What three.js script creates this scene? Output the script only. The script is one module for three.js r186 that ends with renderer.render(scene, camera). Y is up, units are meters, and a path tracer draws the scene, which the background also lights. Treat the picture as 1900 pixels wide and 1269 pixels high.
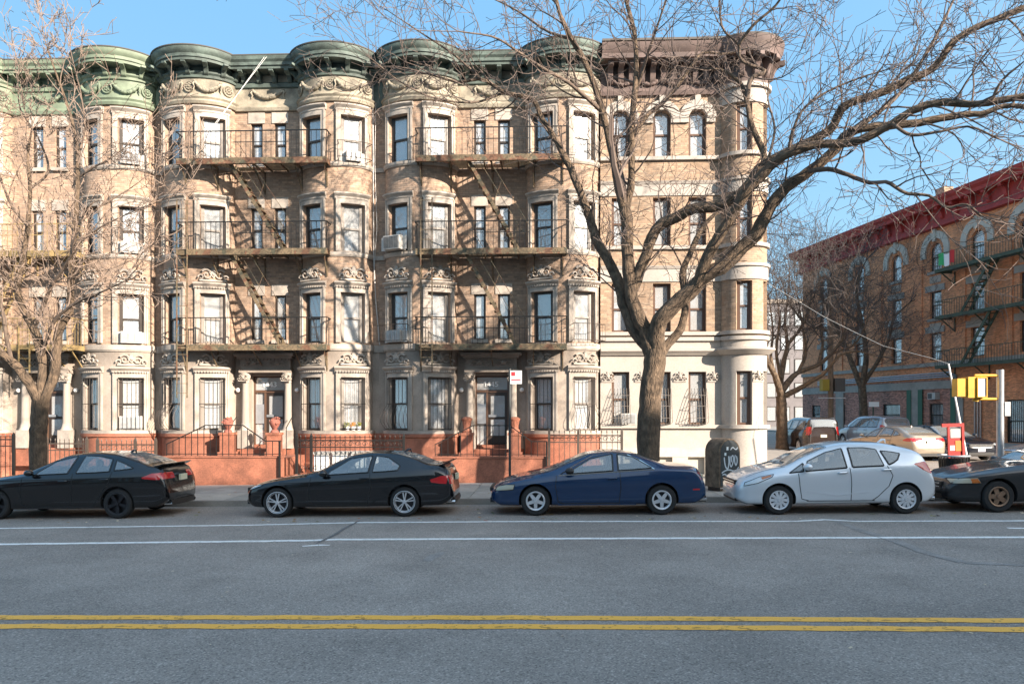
import * as THREE from 'three';
import { mergeGeometries, mergeVertices, toCreasedNormals } from 'three/addons/utils/BufferGeometryUtils.js';
import { Brush, Evaluator, SUBTRACTION } from 'three-bvh-csg';
import { FontLoader } from 'three/addons/loaders/FontLoader.js';
import { TextGeometry } from 'three/addons/geometries/TextGeometry.js';

// ---------- camera, sky, sun, exposure ----------
const scene = new THREE.Scene();
const FPX = 1400, IW = 1900, IH = 1269, HOR = 765, YAW = 0.04, EYE = 2.2;
const camera = new THREE.PerspectiveCamera(2 * Math.atan(IH / 2 / FPX) * 180 / Math.PI, IW / IH, 0.1, 2000);
camera.position.set(0, EYE, 0); camera.rotation.y = YAW;
camera.setViewOffset(IW, IH, 0, -(HOR - IH / 2), IW, IH);
camera.updateProjectionMatrix();
const SUN = new THREE.Vector3(0.788 * 0.930, 0.3665, 0.616 * 0.930).normalize();
const sun = new THREE.DirectionalLight(new THREE.Color(1.0, 0.86, 0.72), 5.0);
sun.position.copy(SUN).multiplyScalar(150); sun.target.position.set(0, 0, -20); sun.position.add(sun.target.position);
sun.castShadow = true; sun.shadow.mapSize.set(4096, 4096); sun.shadow.radius = 1;
Object.assign(sun.shadow.camera, { left: -60, right: 60, top: 40, bottom: -40, near: 1, far: 320 });
scene.add(sun, sun.target);
{ // clear late-afternoon sky, brighter toward the horizon and around the sun
  const w = 512, h = 256, d = new Float32Array(w * h * 4), v = new THREE.Vector3();
  for (let j = 0; j < h; j++) for (let i = 0; i < w; i++) {
    const ph = ((i + .5) / w - .5) * 2 * Math.PI, th = ((j + .5) / h - .5) * Math.PI;
    v.set(Math.cos(ph) * Math.cos(th), Math.sin(th), Math.sin(ph) * Math.cos(th));
    const e = Math.max(0, v.y), k = Math.pow(1 - e, 3.2), c = v.dot(SUN), q = Math.max(0, (c + .25) / 1.25);
    const g = 0.34 * q * q + 0.9 * Math.pow(Math.max(0, c), 12), o = (j * w + i) * 4; // air brightens smoothly toward the low sun
    const m = v.y < 0 ? 0.6 : 1;
    d[o] = m * (0.078 + 0.128 * k + g * 1.0); d[o + 1] = m * (0.190 + 0.132 * k + g * 0.90); d[o + 2] = m * (0.334 + 0.045 * k + g * 0.75); d[o + 3] = 1;
  }
  const t = new THREE.DataTexture(d, w, h, THREE.RGBAFormat, THREE.FloatType);
  t.mapping = THREE.EquirectangularReflectionMapping; t.magFilter = t.minFilter = THREE.LinearFilter; t.needsUpdate = true;
  scene.background = t; scene.environment = t;
}
const renderer = new THREE.WebGLRenderer({ antialias: true });
renderer.toneMapping = THREE.LinearToneMapping; renderer.toneMappingExposure = 3.0;
renderer.shadowMap.enabled = true; renderer.setSize(1024, 683);

// ---------- pixel helpers: a pixel is a direction, the plane it meets gives the distance ----------
const GRADE = 0.0125, KERB_Z = -18.1, WALL_Z = -25;
function ray(px, py) {
  const xc = (px - IW / 2) / FPX, yc = (HOR - py) / FPX, s = Math.sin(YAW), c = Math.cos(YAW);
  return [-s + xc * c, yc, -c - xc * s];
}
function onZ(px, py, z) { const r = ray(px, py), t = z / r[2]; return [r[0] * t, EYE + r[1] * t, z]; }
const X = (px, z = WALL_Z) => onZ(px, HOR, z)[0];
const Y = (py, z, px = 950) => onZ(px, py, z)[1];
const roadY = x => GRADE * x, walkY = x => GRADE * x + 0.14;

// ---------- random, noise, textures ----------
let seed = 12345;
const rnd = () => { seed = (seed * 1664525 + 1013904223) >>> 0; return seed / 4294967296; };
const rr = (a, b) => a + (b - a) * rnd();
const hash = (x, y, s) => { let n = Math.imul(x, 374761393) ^ Math.imul(y, 668265263) ^ Math.imul(s, 2147483647 - 77); n = Math.imul(n ^ (n >>> 13), 1274126177); return ((n ^ (n >>> 16)) >>> 0) / 4294967296; };
function vn(x, y, per, s) { // value noise that tiles every per cells
  const xi = Math.floor(x), yi = Math.floor(y), fx = x - xi, fy = y - yi, u = fx * fx * (3 - 2 * fx), w = fy * fy * (3 - 2 * fy), q = (a, b) => hash(((a % per) + per) % per, ((b % per) + per) % per, s);
  return (q(xi, yi) * (1 - u) + q(xi + 1, yi) * u) * (1 - w) + (q(xi, yi + 1) * (1 - u) + q(xi + 1, yi + 1) * u) * w;
}
function fbm(u, v, base, oct, s) { let a = 0, k = .5, f = base, t = 0; for (let i = 0; i < oct; i++) { a += k * vn(u * f, v * f, f, s + i); t += k; k *= .55; f *= 2; } return a / t; }
function tex(n, fn, srgb = true, metres = 1) {
  const d = new Uint8Array(n * n * 4);
  for (let j = 0; j < n; j++) for (let i = 0; i < n; i++) { const c = fn(i / n, j / n, i, j), o = (j * n + i) * 4; for (let k = 0; k < 3; k++) d[o + k] = Math.max(0, Math.min(255, 255 * (c.length ? c[k] : c))); d[o + 3] = 255; }
  const t = new THREE.DataTexture(d, n, n); t.wrapS = t.wrapT = THREE.RepeatWrapping; t.magFilter = THREE.LinearFilter; t.minFilter = THREE.LinearMipmapLinearFilter; t.generateMipmaps = true;
  if (srgb) t.colorSpace = THREE.SRGBColorSpace; t.repeat.set(1 / metres, 1 / metres); t.needsUpdate = true; return t;
}
function brickTex(base, mortar, spread, s) { // 4.8 m square of running-bond brick
  const cols = 24, rows = 70;
  const cell = (u, v) => { const r = Math.floor(v * rows), c = Math.floor(u * cols + (r % 2) * .5), fu = u * cols + (r % 2) * .5 - c, fv = v * rows - r; return [((c % cols) + cols) % cols, r, fu, fv]; };
  const map = tex(1024, (u, v) => {
    const [c, r, fu, fv] = cell(u, v), m = fu < .05 || fv < .16, st = fbm(u, v, 4, 5, s) - .5, gr = fbm(u, v, 64, 2, s + 9) - .5;
    const k = m ? 1 : 1 + (hash(c, r, s) - .5) * spread + st * .35 + gr * .2, w = hash(c, r, s + 3) - .5;
    const b = m ? mortar : base; return [b[0] * k + (m ? 0 : w * .05), b[1] * k + (m ? 0 : w * .02), b[2] * k];
  }, true, 4.8);
  const bump = tex(1024, (u, v) => { const [c, r, fu, fv] = cell(u, v); return (fu < .05 || fv < .16) ? .2 : .75 + hash(c, r, s) * .2; }, false, 4.8);
  return { map, bump };
}
const mottle = (n, base, amp, freq, s, metres, grain = .12) => tex(n, (u, v) => { const k = 1 + (fbm(u, v, freq, 6, s) - .5) * amp + (fbm(u, v, 128, 2, s + 31) - .5) * grain; return [base[0] * k, base[1] * k, base[2] * k]; }, true, metres);
const std = (o) => new THREE.MeshStandardMaterial({ roughness: .85, ...o });
const phys = (o) => new THREE.MeshPhysicalMaterial(o);
const lin = (r, g, b) => new THREE.Color().setRGB(r, g, b);
const roughBump = tex(512, (u, v) => fbm(u, v, 16, 5, 71), false, 1.5);
const B1 = brickTex([.60, .51, .435], [.545, .465, .40], .22, 1), B2 = brickTex([.61, .52, .435], [.55, .48, .41], .2, 5), B3 = brickTex([.77, .52, .365], [.66, .49, .385], .26, 8), B4 = brickTex([.60, .42, .36], [.54, .46, .42], .45, 11);
const M = {
  brick: std({ map: B1.map, bumpMap: B1.bump, bumpScale: .005 }), brickTan: std({ map: B2.map, bumpMap: B2.bump, bumpScale: .006 }),
  brickOrange: std({ map: B3.map, bumpMap: B3.bump, bumpScale: .008 }), brickRed: std({ map: B4.map, bumpMap: B4.bump, bumpScale: .008 }),
  stone: std({ map: mottle(512, [.62, .585, .545], .42, 6, 21, 2.5), bumpMap: roughBump, bumpScale: .004 }),
  stoneDull: std({ map: mottle(512, [.58, .535, .49], .45, 5, 22, 3), bumpMap: roughBump, bumpScale: .005 }),
  stoneWhite: std({ map: mottle(512, [.64, .61, .575], .2, 4, 23, 3), bumpMap: roughBump, bumpScale: .003 }),
  whitewash: std({ map: mottle(512, [.68, .655, .61], .2, 5, 24, 2), bumpMap: roughBump, bumpScale: .004 }),
  concrete: std({ map: mottle(512, [.55, .53, .50], .3, 5, 25, 2.5), bumpMap: roughBump, bumpScale: .004 }),
  terracotta: std({ map: mottle(512, [.56, .355, .275], .6, 5, 26, 2, .35), bumpMap: roughBump, bumpScale: .004, roughness: .8 }),
  patina: std({ map: mottle(512, [.31, .355, .33], .9, 5, 27, 1.6, .3), roughness: .7 }),
  patinaCream: std({ map: mottle(512, [.53, .50, .44], .8, 4, 28, 1.4, .3), roughness: .75 }),
  greenPaint: std({ map: mottle(512, [.43, .475, .40], .5, 5, 29, 1.6, .15), roughness: .65 }),
  maroon: std({ map: mottle(512, [.38, .32, .30], .4, 5, 30, 1.6, .2), roughness: .7 }),
  maroonRed: std({ map: mottle(512, [.60, .21, .19], .3, 5, 31, 1.6, .2), roughness: .7 }),
  roofing: std({ color: lin(.10, .09, .08) }),
  iron: std({ color: lin(.018, .017, .016), roughness: .5, metalness: .3 }),
  ironBrown: std({ color: lin(.06, .045, .035), roughness: .6 }),
  escape: std({ map: tex(256, (u, v) => { const a = fbm(u, v, 6, 5, 33), b = fbm(u, v, 12, 4, 34), k = .7 + .6 * fbm(u, v, 40, 3, 36); return a > .56 ? [.38 * k, .27 * k, .20 * k] : b > .6 ? [.29 * k, .28 * k, .22 * k] : [.40 * k, .345 * k, .265 * k]; }, true, 1.6), roughness: .75 }),
  
  escapeYellow: std({ map: mottle(256, [.53, .45, .30], .6, 5, 35, 1.2, .3), roughness: .7 }),
  escapeGreen: std({ map: mottle(256, [.24, .28, .22], .5, 5, 36, 1.2, .3), roughness: .7 }),
  sash: std({ color: lin(.035, .026, .02), roughness: .45 }), sashWhite: std({ color: lin(.20, .175, .15), roughness: .5 }), sashBrown: std({ color: lin(.10, .055, .035), roughness: .5 }),
  pane: phys({ color: lin(.93, .94, .94), roughness: .015, metalness: .36, transmission: 1, thickness: 0, ior: 1.6 }),
  blind: std({ map: tex(128, (u, v) => { const f = (v * 12) % 1; return f < .22 ? [.36, .35, .33] : [.62, .60, .57]; }, true, .5), side: THREE.DoubleSide }),
  shade: std({ color: lin(.27, .26, .245), side: THREE.DoubleSide }),
  curtain: std({ color: lin(.22, .213, .20), side: THREE.DoubleSide }), curtainTan: std({ color: lin(.45, .38, .28), side: THREE.DoubleSide }),
  room: std({ color: lin(.45, .42, .37) }),
  plastic: std({ map: mottle(256, [.66, .65, .63], .16, 6, 37, 1), roughness: .5 }), plasticDark: std({ color: lin(.05, .05, .05), roughness: .5 }),
  white: std({ color: lin(.75, .75, .73), roughness: .5 }),
  steel: std({ map: mottle(256, [.66, .67, .68], .3, 6, 38, 1), roughness: .4, metalness: .6 }),
  woodDoor: std({ color: lin(.03, .02, .015), roughness: .4 }), brass: std({ color: lin(.55, .38, .16), roughness: .35, metalness: .7 }),
  leaf: std({ color: lin(.08, .12, .04) }),
};
M.bark = std({ map: tex(512, (u, v) => { const r = fbm(u * 1, v * .25, 32, 3, 41), k = .55 + .75 * fbm(u, v, 8, 5, 43) * (.4 + r); return [.41 * k, .345 * k, .28 * k]; }, true, 1), bumpMap: tex(512, (u, v) => fbm(u, v * .25, 32, 4, 41), false, 1), bumpScale: .06, roughness: .95 });
M.barkGrey = std({ map: tex(256, (u, v) => { const k = .6 + .7 * fbm(u, v * .3, 32, 4, 45); return [.40 * k, .345 * k, .30 * k]; }, true, 1), bumpMap: roughBump, bumpScale: .01, roughness: .95 });
M.twigLight = std({ color: lin(.21, .155, .12), roughness: .9 }); M.twig = std({ color: lin(.12, .09, .075), roughness: .9 }); M.twigDark = std({ color: lin(.06, .05, .046), roughness: .9 });

// ---------- geometry builder ----------
const UP = new THREE.Vector3(0, 1, 0);
class GB {
  constructor() { this.p = []; this.u = []; this.extra = []; }
  tri(a, b, c, ua, ub, uc) { this.p.push(...a, ...b, ...c); this.u.push(...ua, ...ub, ...uc); }
  quad(a, b, c, d, ua, ub, uc, ud) {
    if (!ua) { const l = Math.hypot(b[0] - a[0], b[1] - a[1], b[2] - a[2]), h = Math.hypot(d[0] - a[0], d[1] - a[1], d[2] - a[2]); ua = [0, 0]; ub = [l, 0]; uc = [l, h]; ud = [0, h]; }
    this.tri(a, b, c, ua, ub, uc); this.tri(a, c, d, ua, uc, ud);
  }
  box(x0, x1, y0, y1, z0, z1) {
    const v = (a, b, c) => [a, b, c], q = this;
    q.quad(v(x0, y0, z1), v(x1, y0, z1), v(x1, y1, z1), v(x0, y1, z1), [x0, y0], [x1, y0], [x1, y1], [x0, y1]);
    q.quad(v(x1, y0, z0), v(x0, y0, z0), v(x0, y1, z0), v(x1, y1, z0), [x1, y0], [x0, y0], [x0, y1], [x1, y1]);
    q.quad(v(x1, y0, z1), v(x1, y0, z0), v(x1, y1, z0), v(x1, y1, z1), [z1, y0], [z0, y0], [z0, y1], [z1, y1]);
    q.quad(v(x0, y0, z0), v(x0, y0, z1), v(x0, y1, z1), v(x0, y1, z0), [z0, y0], [z1, y0], [z1, y1], [z0, y1]);
    q.quad(v(x0, y1, z1), v(x1, y1, z1), v(x1, y1, z0), v(x0, y1, z0), [x0, z1], [x1, z1], [x1, z0], [x0, z0]);
    q.quad(v(x0, y0, z0), v(x1, y0, z0), v(x1, y0, z1), v(x0, y0, z1), [x0, z0], [x1, z0], [x1, z1], [x0, z1]);
    return this;
  }
  bar(p, q, w, h = w, up = UP) { // box beam from p to q
    const P = new THREE.Vector3(...p), Q = new THREE.Vector3(...q), d = Q.clone().sub(P), L = d.length(); if (L < 1e-6) return this; d.normalize();
    let s = new THREE.Vector3().crossVectors(d, up); if (s.lengthSq() < 1e-6) s.crossVectors(d, new THREE.Vector3(1, 0, 0)); s.normalize(); const t = new THREE.Vector3().crossVectors(s, d);
    const c = (b, i, j) => [b.x + s.x * i * w / 2 + t.x * j * h / 2, b.y + s.y * i * w / 2 + t.y * j * h / 2, b.z + s.z * i * w / 2 + t.z * j * h / 2];
    const k = [[-1, -1], [1, -1], [1, 1], [-1, 1]];
    for (let n = 0; n < 4; n++) { const a = k[n], b = k[(n + 1) % 4]; this.quad(c(P, ...a), c(Q, ...a), c(Q, ...b), c(P, ...b), [0, 0], [L, 0], [L, w], [0, w]); }
    this.quad(c(P, ...k[0]), c(P, ...k[1]), c(P, ...k[2]), c(P, ...k[3])); this.quad(c(Q, ...k[3]), c(Q, ...k[2]), c(Q, ...k[1]), c(Q, ...k[0]));
    return this;
  }
  tube(pts, rad, sides = 5, cap = false) {
    let prev = null, U = 0; const n0 = new THREE.Vector3();
    for (let i = 0; i < pts.length; i++) {
      const a = pts[Math.max(0, i - 1)], b = pts[Math.min(pts.length - 1, i + 1)], d = new THREE.Vector3(b[0] - a[0], b[1] - a[1], b[2] - a[2]).normalize();
      if (i === 0) { n0.crossVectors(d, Math.abs(d.y) > .9 ? new THREE.Vector3(1, 0, 0) : UP).normalize(); } else { n0.addScaledVector(d, -n0.dot(d)).normalize(); }
      const b0 = new THREE.Vector3().crossVectors(d, n0), r = typeof rad === 'number' ? rad : rad[i], ring = [];
      if (i) U += Math.hypot(pts[i][0] - pts[i - 1][0], pts[i][1] - pts[i - 1][1], pts[i][2] - pts[i - 1][2]);
      for (let k = 0; k <= sides; k++) { const t = k / sides * Math.PI * 2, c = Math.cos(t) * r, s = Math.sin(t) * r; ring.push([pts[i][0] + n0.x * c + b0.x * s, pts[i][1] + n0.y * c + b0.y * s, pts[i][2] + n0.z * c + b0.z * s, k / sides * 6.28 * r, U]); }
      if (prev) for (let k = 0; k < sides; k++) { const A = prev[k], B = prev[k + 1], C = ring[k + 1], D = ring[k]; this.quad(A.slice(0, 3), B.slice(0, 3), C.slice(0, 3), D.slice(0, 3), [A[3], A[4]], [B[3], B[4]], [C[3], C[4]], [D[3], D[4]]); }
      if (cap && (i === 0 || i === pts.length - 1)) for (let k = 1; k < sides - 1; k++) this.tri(ring[0].slice(0, 3), ring[k].slice(0, 3), ring[k + 1].slice(0, 3), [0, 0], [0, 0], [0, 0]);
      prev = ring;
    }
    return this;
  }
  add(g, m) { let q = g.index ? g.toNonIndexed() : g.clone(); if (m) q.applyMatrix4(m); const P = q.attributes.position.array, U = q.attributes.uv ? q.attributes.uv.array : null; for (let i = 0; i < P.length; i++) this.p.push(P[i]); for (let i = 0; i < P.length / 3 * 2; i++) this.u.push(U ? U[i] : 0); return this; }
  sweep(path, t0, t1, prof, caps = true) { // closed profile [[outward, y], ...] carried along a wall path
    const S = path.samples(t0, t1), R = S.map(t => { const [x, z, nx, nz, u] = path.at(t); return { f: ([d, y]) => [x + nx * d, y, z + nz * d], u }; });
    const n = prof.length; let v = 0;
    for (let k = 0; k < n; k++) { const a = prof[k], b = prof[(k + 1) % n], h = Math.hypot(b[0] - a[0], b[1] - a[1]), vert = Math.abs(b[1] - a[1]) > Math.abs(b[0] - a[0]), va = vert ? a[1] : v, vb = vert ? b[1] : v + h; v += h;
      for (let i = 0; i < R.length - 1; i++) { const p = R[i], q = R[i + 1]; this.quad(p.f(a), q.f(a), q.f(b), p.f(b), [p.u, va], [q.u, va], [q.u, vb], [p.u, vb]); } }
    if (caps) for (const p of [R[0], R[R.length - 1]]) for (let k = 1; k < n - 1; k++) this.tri(p.f(prof[0]), p.f(prof[k]), p.f(prof[k + 1]), prof[0], prof[k], prof[k + 1]);
    return this;
  }
  slab(path, t0, t1, y0, y1, d0, d1) { return this.sweep(path, t0, t1, [[d1, y0], [d1, y1], [d0, y1], [d0, y0]]); }
  wall(path, t0, t1, y0, y1, th, open) {
    const ys = [...new Set([y0, y1, ...open.flatMap(o => [o.y0, o.y1])])].filter(y => y >= y0 - 1e-6 && y <= y1 + 1e-6).sort((a, b) => a - b);
    for (let i = 0; i < ys.length - 1; i++) { const a = ys[i], b = ys[i + 1], act = open.filter(o => o.y0 < b - 1e-6 && o.y1 > a + 1e-6).sort((p, q) => p.t0 - q.t0); let t = t0;
      for (const o of act) { if (o.t0 > t + 1e-6) this.slab(path, t, o.t0, a, b, -th, 0); t = Math.max(t, o.t1); }
      if (t < t1 - 1e-6) this.slab(path, t, t1, a, b, -th, 0); }
    return this;
  }
  geo(crease = .6) { let g = new THREE.BufferGeometry(); g.setAttribute('position', new THREE.Float32BufferAttribute(this.p, 3)); g.setAttribute('uv', new THREE.Float32BufferAttribute(this.u, 2)); if (crease > 0) g = toCreasedNormals(g, crease); else g.computeVertexNormals(); return g; }
  build(name, mat, parent, crease = .6) { const m = new THREE.Mesh(this.geo(crease), mat); m.name = name; m.castShadow = m.receiveShadow = true; parent.add(m); return m; }
}
const straight = (x0 = 0, z0 = 0, dx = 1, dz = 0) => ({ at: t => [x0 + dx * t, z0 + dz * t, -dz, dx, t], samples: (a, b) => [a, b] }); // normal faces +z when dx = 1
function ellipse(cx, cz, a, b) { // t is the angle from straight ahead
  const N = 400, tab = [0]; for (let i = 1; i <= N; i++) { const t = -Math.PI + 2 * Math.PI * i / N, p = t - Math.PI * 2 / N; tab.push(tab[i - 1] + Math.hypot(a * (Math.sin(t) - Math.sin(p)), b * (Math.cos(t) - Math.cos(p)))); }
  return { a, b, at: t => { const s = Math.sin(t), c = Math.cos(t), nx = s / a, nz = c / b, l = Math.hypot(nx, nz), f = (t + Math.PI) / (2 * Math.PI) * N, i = Math.min(N - 1, Math.floor(f)); return [cx + a * s, cz + b * c, nx / l, nz / l, tab[i] + (tab[i + 1] - tab[i]) * (f - i)]; },
    samples: (p, q) => { const n = Math.max(1, Math.ceil((q - p) / .11)); return Array.from({ length: n + 1 }, (_, i) => p + (q - p) * i / n); } };
}
const taken = {};
function numbered(n) { const k = taken[n] = (taken[n] === undefined ? 0 : taken[n] + 1); return k ? `${n}_${String(k).padStart(3, '0')}` : n; }
function thing(name, label, category, pos = [0, 0, 0], group) { const o = new THREE.Group(); o.name = numbered(name); o.position.set(...pos); o.userData = { label, category }; if (group) o.userData.group = group; scene.add(o); return o; }
function tag(o, label, category, group) { o.name = numbered(o.name); o.userData = { label, category }; if (group) o.userData.group = group; return o; }
function struct(gb, name, mat, crease) { const o = gb.build(numbered(name), mat, scene, crease); o.userData.kind = 'structure'; return o; }
const mat4 = (x, y, z, ry = 0, s = 1) => new THREE.Matrix4().makeRotationY(ry).setPosition(x, y, z).multiply(new THREE.Matrix4().makeScale(s, s, s));
const font = await new FontLoader().loadAsync('fonts/droid/droid_sans_bold.typeface.json');

// ---------- ground ----------
const EX = 90;
{
  const asphalt = std({ map: tex(2048, (u, v, i, j) => { const a = hash(i >> 2, j >> 2, 5), b2 = hash((i + 2) >> 2, (j + 1) >> 2, 6), k = .9 + (fbm(u, v, 10, 5, 51) - .5) * .22 + (hash(i, j, 3) - .5) * .14 + (a > .88 ? .17 : 0) - (b2 > .86 ? .17 : 0) + (hash(i >> 1, j >> 1, 9) - .5) * .18; return [.60 * k, .565 * k, .53 * k]; }, true, 9), bumpMap: tex(1024, (u, v, i, j) => hash(i, j, 9) * .6 + hash(i >> 1, j >> 1, 8) * .4, false, 4.5), bumpScale: .004, roughness: .9, vertexColors: true });
  const g = new GB(), NX = 150, NZ = 60, x0 = -60, x1 = 120, z0 = -110, z1 = 22, zf = k => k < 40 ? z1 - 42 * k / 40 : -20 - 90 * (k - 40) / 20;
  const col = [];
  const P = (i, k) => { const x = x0 + (x1 - x0) * i / NX, z = zf(k); return [x, roadY(x), z]; };
  for (let i = 0; i < NX; i++) for (let k = 0; k < NZ; k++) { const a = P(i, k), b = P(i + 1, k), c = P(i + 1, k + 1), d = P(i, k + 1); g.quad(a, d, c, b, [a[0], a[2]], [d[0], d[2]], [c[0], c[2]], [b[0], b[2]]); }
  const m = g.build('road', asphalt, scene, 0); m.userData.kind = 'structure';
  const p = m.geometry.attributes.position;
  for (let i = 0; i < p.count; i++) { const x = p.getX(i), z = p.getZ(i), n = fbm((x + 60) / 200, (z + 120) / 200, 80, 4, 61), w = fbm((x + 60) / 400, (z + 120) / 60, 24, 3, 67); const k = .82 + .36 * n + .14 * (w - .5); col.push(k, k * .99, k * .985); }
  m.geometry.setAttribute('color', new THREE.Float32BufferAttribute(col, 3));
  // sidewalks with flags of concrete, kerb of steel-faced stone
  const flagMat = [0, 1, 2].map(i => std({ map: mottle(256, [[.60, .58, .55], [.56, .55, .52], [.64, .61, .57]][i], .25, 5, 81 + i, 1.5, .25), bumpMap: roughBump, bumpScale: .004 }));
  const walk = new GB(), kerb = new GB(), K = 12.2;
  const sl = (gb, xa, xb, za, zb, yo, th) => { const A = [xa, roadY(xa) + yo, za], B = [xb, roadY(xb) + yo, za], C = [xb, roadY(xb) + yo, zb], D = [xa, roadY(xa) + yo, zb], l = v => [v[0], v[1] - th, v[2]]; gb.quad(A, B, C, D, [xa, za], [xb, za], [xb, zb], [xa, zb]); gb.quad(l(A), l(B), B, A); gb.quad(l(B), l(C), C, B); gb.quad(l(C), l(D), D, C); gb.quad(l(D), l(A), A, D); };
  sl(walk, -60, K - .2, KERB_Z - .18, -100, .125, .4); const sw = struct(walk, 'sidewalk', M.concrete, 0);
  sl(kerb, -60, K - .2, KERB_Z, KERB_Z - .18, .14, .3); sl(kerb, K - .2, K, KERB_Z, -100, .14, .3); struct(kerb, 'kerb', M.concrete, 0);
  for (let r = 0; r < 3; r++) for (let c = 0; c < 27; c++) { const f = new GB(), xa = -20 + c * 1.52, za = KERB_Z - .2 - r * 1.5; if (xa > K - 1.8) continue; sl(f, xa, xa + 1.505, za, za - 1.485, .14, .05); f.build('paving_flag', flagMat[(r * 7 + c * 5) % 3], sw, 0); }
  const w2 = new GB(), k2 = new GB(); sl(w2, 22.7, 120, -14, -110, .14, .4); struct(w2, 'sidewalk', M.concrete, 0); sl(k2, 22.5, 22.69, -14, -110, .145, .3); struct(k2, 'kerb', M.concrete, 0);
  const w3 = new GB(); sl(w3, -60, 120, 22, 3.2, .14, .3); struct(w3, 'sidewalk', M.concrete, 0);
  // painted lines, worn at the edges
  const paint = (n, base) => std({ map: tex(512, (u, v, i, j) => { const w = fbm(u, v, 32, 4, n), k = w > .69 ? .68 : .92 + (hash(i, j, n) - .5) * .14; return [base[0] * k, base[1] * k, base[2] * k]; }, true, 2), roughness: .7 });
  const white = paint(91, [.98, .97, .95]), yellow = paint(92, [1.0, .735, .30]);
  const line = (pts, w, mat) => { const g2 = new GB(); for (let i = 0; i < pts.length - 1; i++) { const [xa, za] = pts[i], [xb, zb] = pts[i + 1], n = Math.ceil(Math.abs(xb - xa) / .12); for (let k = 0; k < n; k++) { const q = t => [xa + (xb - xa) * t, za + (zb - za) * t], a = q(k / n), b = q((k + 1) / n), j = t => .007 * Math.sin(t * 7.3) + .006 * Math.sin(t * 23.1) + .004 * Math.sin(t * 61) ; const f = (v, s) => [v[0], roadY(v[0]) + .005, v[1] + s * (w / 2 + j(v[0] * s))]; g2.quad(f(a, 1), f(b, 1), f(b, -1), f(a, -1), [a[0], 0], [b[0], 0], [b[0], w], [a[0], w]); } } const o = g2.build(numbered('road_marking'), mat, scene, 0); o.userData.kind = 'structure'; };
  const G = (px, py) => { const r = ray(px, py); let t = 10; for (let i = 0; i < 20; i++) t = (GRADE * r[0] * t - EYE) / r[1]; return [r[0] * t, r[2] * t]; };
  line([G(-60, 981.5), G(470, 974.5), G(660, 970), G(950, 968), G(1480, 967.5), G(1530, 964.5), G(1590, 967.5), G(1960, 966.5)], .125, white);
  line([G(-60, 1011), G(560, 1003.5), G(620, 1001.5), G(950, 1000), G(1640, 998), G(1960, 997)], .16, white);
  line([G(1872, 980.5), G(1960, 981)], .12, white);
  line([G(-80, 1146), G(950, 1146.5), G(1980, 1152.5)], .17, yellow); line([G(-80, 1162.5), G(950, 1163), G(1980, 1169)], .17, yellow);
  // sealed cracks and patches
  const tar = std({ map: mottle(256, [.40, .395, .39], .5, 6, 95, 1, .5), roughness: .8 }), patch = std({ map: mottle(512, [.53, .51, .49], .3, 6, 96, 1.5, .4), roughness: .95 });
  const strip = (pts, w, mat, name, yo) => { const g2 = new GB(); for (let i = 0; i < pts.length - 1; i++) { const a = pts[i], b = pts[i + 1], dx = b[0] - a[0], dz = b[1] - a[1], l = Math.hypot(dx, dz), nx = -dz / l, nz = dx / l, wa = w * (i ? 1 : .5), wb = w * (i < pts.length - 2 ? 1 : .4); const f = (p, s, ww) => [p[0] + nx * s * ww / 2, roadY(p[0]) + yo, p[1] + nz * s * ww / 2]; g2.quad(f(a, 1, wa), f(b, 1, wb), f(b, -1, wb), f(a, -1, wa)); } const o = g2.build(numbered(name), mat, scene, 0); o.userData.kind = 'structure'; };
  strip([G(668, 966), G(640, 980), G(622, 992), G(600, 1003), G(585, 1010)], .07, tar, 'sealed_crack', .008);
  strip([G(1540, 962), G(1600, 985), G(1660, 1003), G(1720, 1026), G(1790, 1044), G(1960, 1052)], .20, patch, 'road_patch', .004);
  strip([G(560, 1014), G(590, 1012), G(612, 1012)], .12, white, 'paint_fleck', .006);
  strip([G(790, 1042), G(806, 1032), G(820, 1025)], .22, patch, 'road_patch', .004);
}

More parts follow.
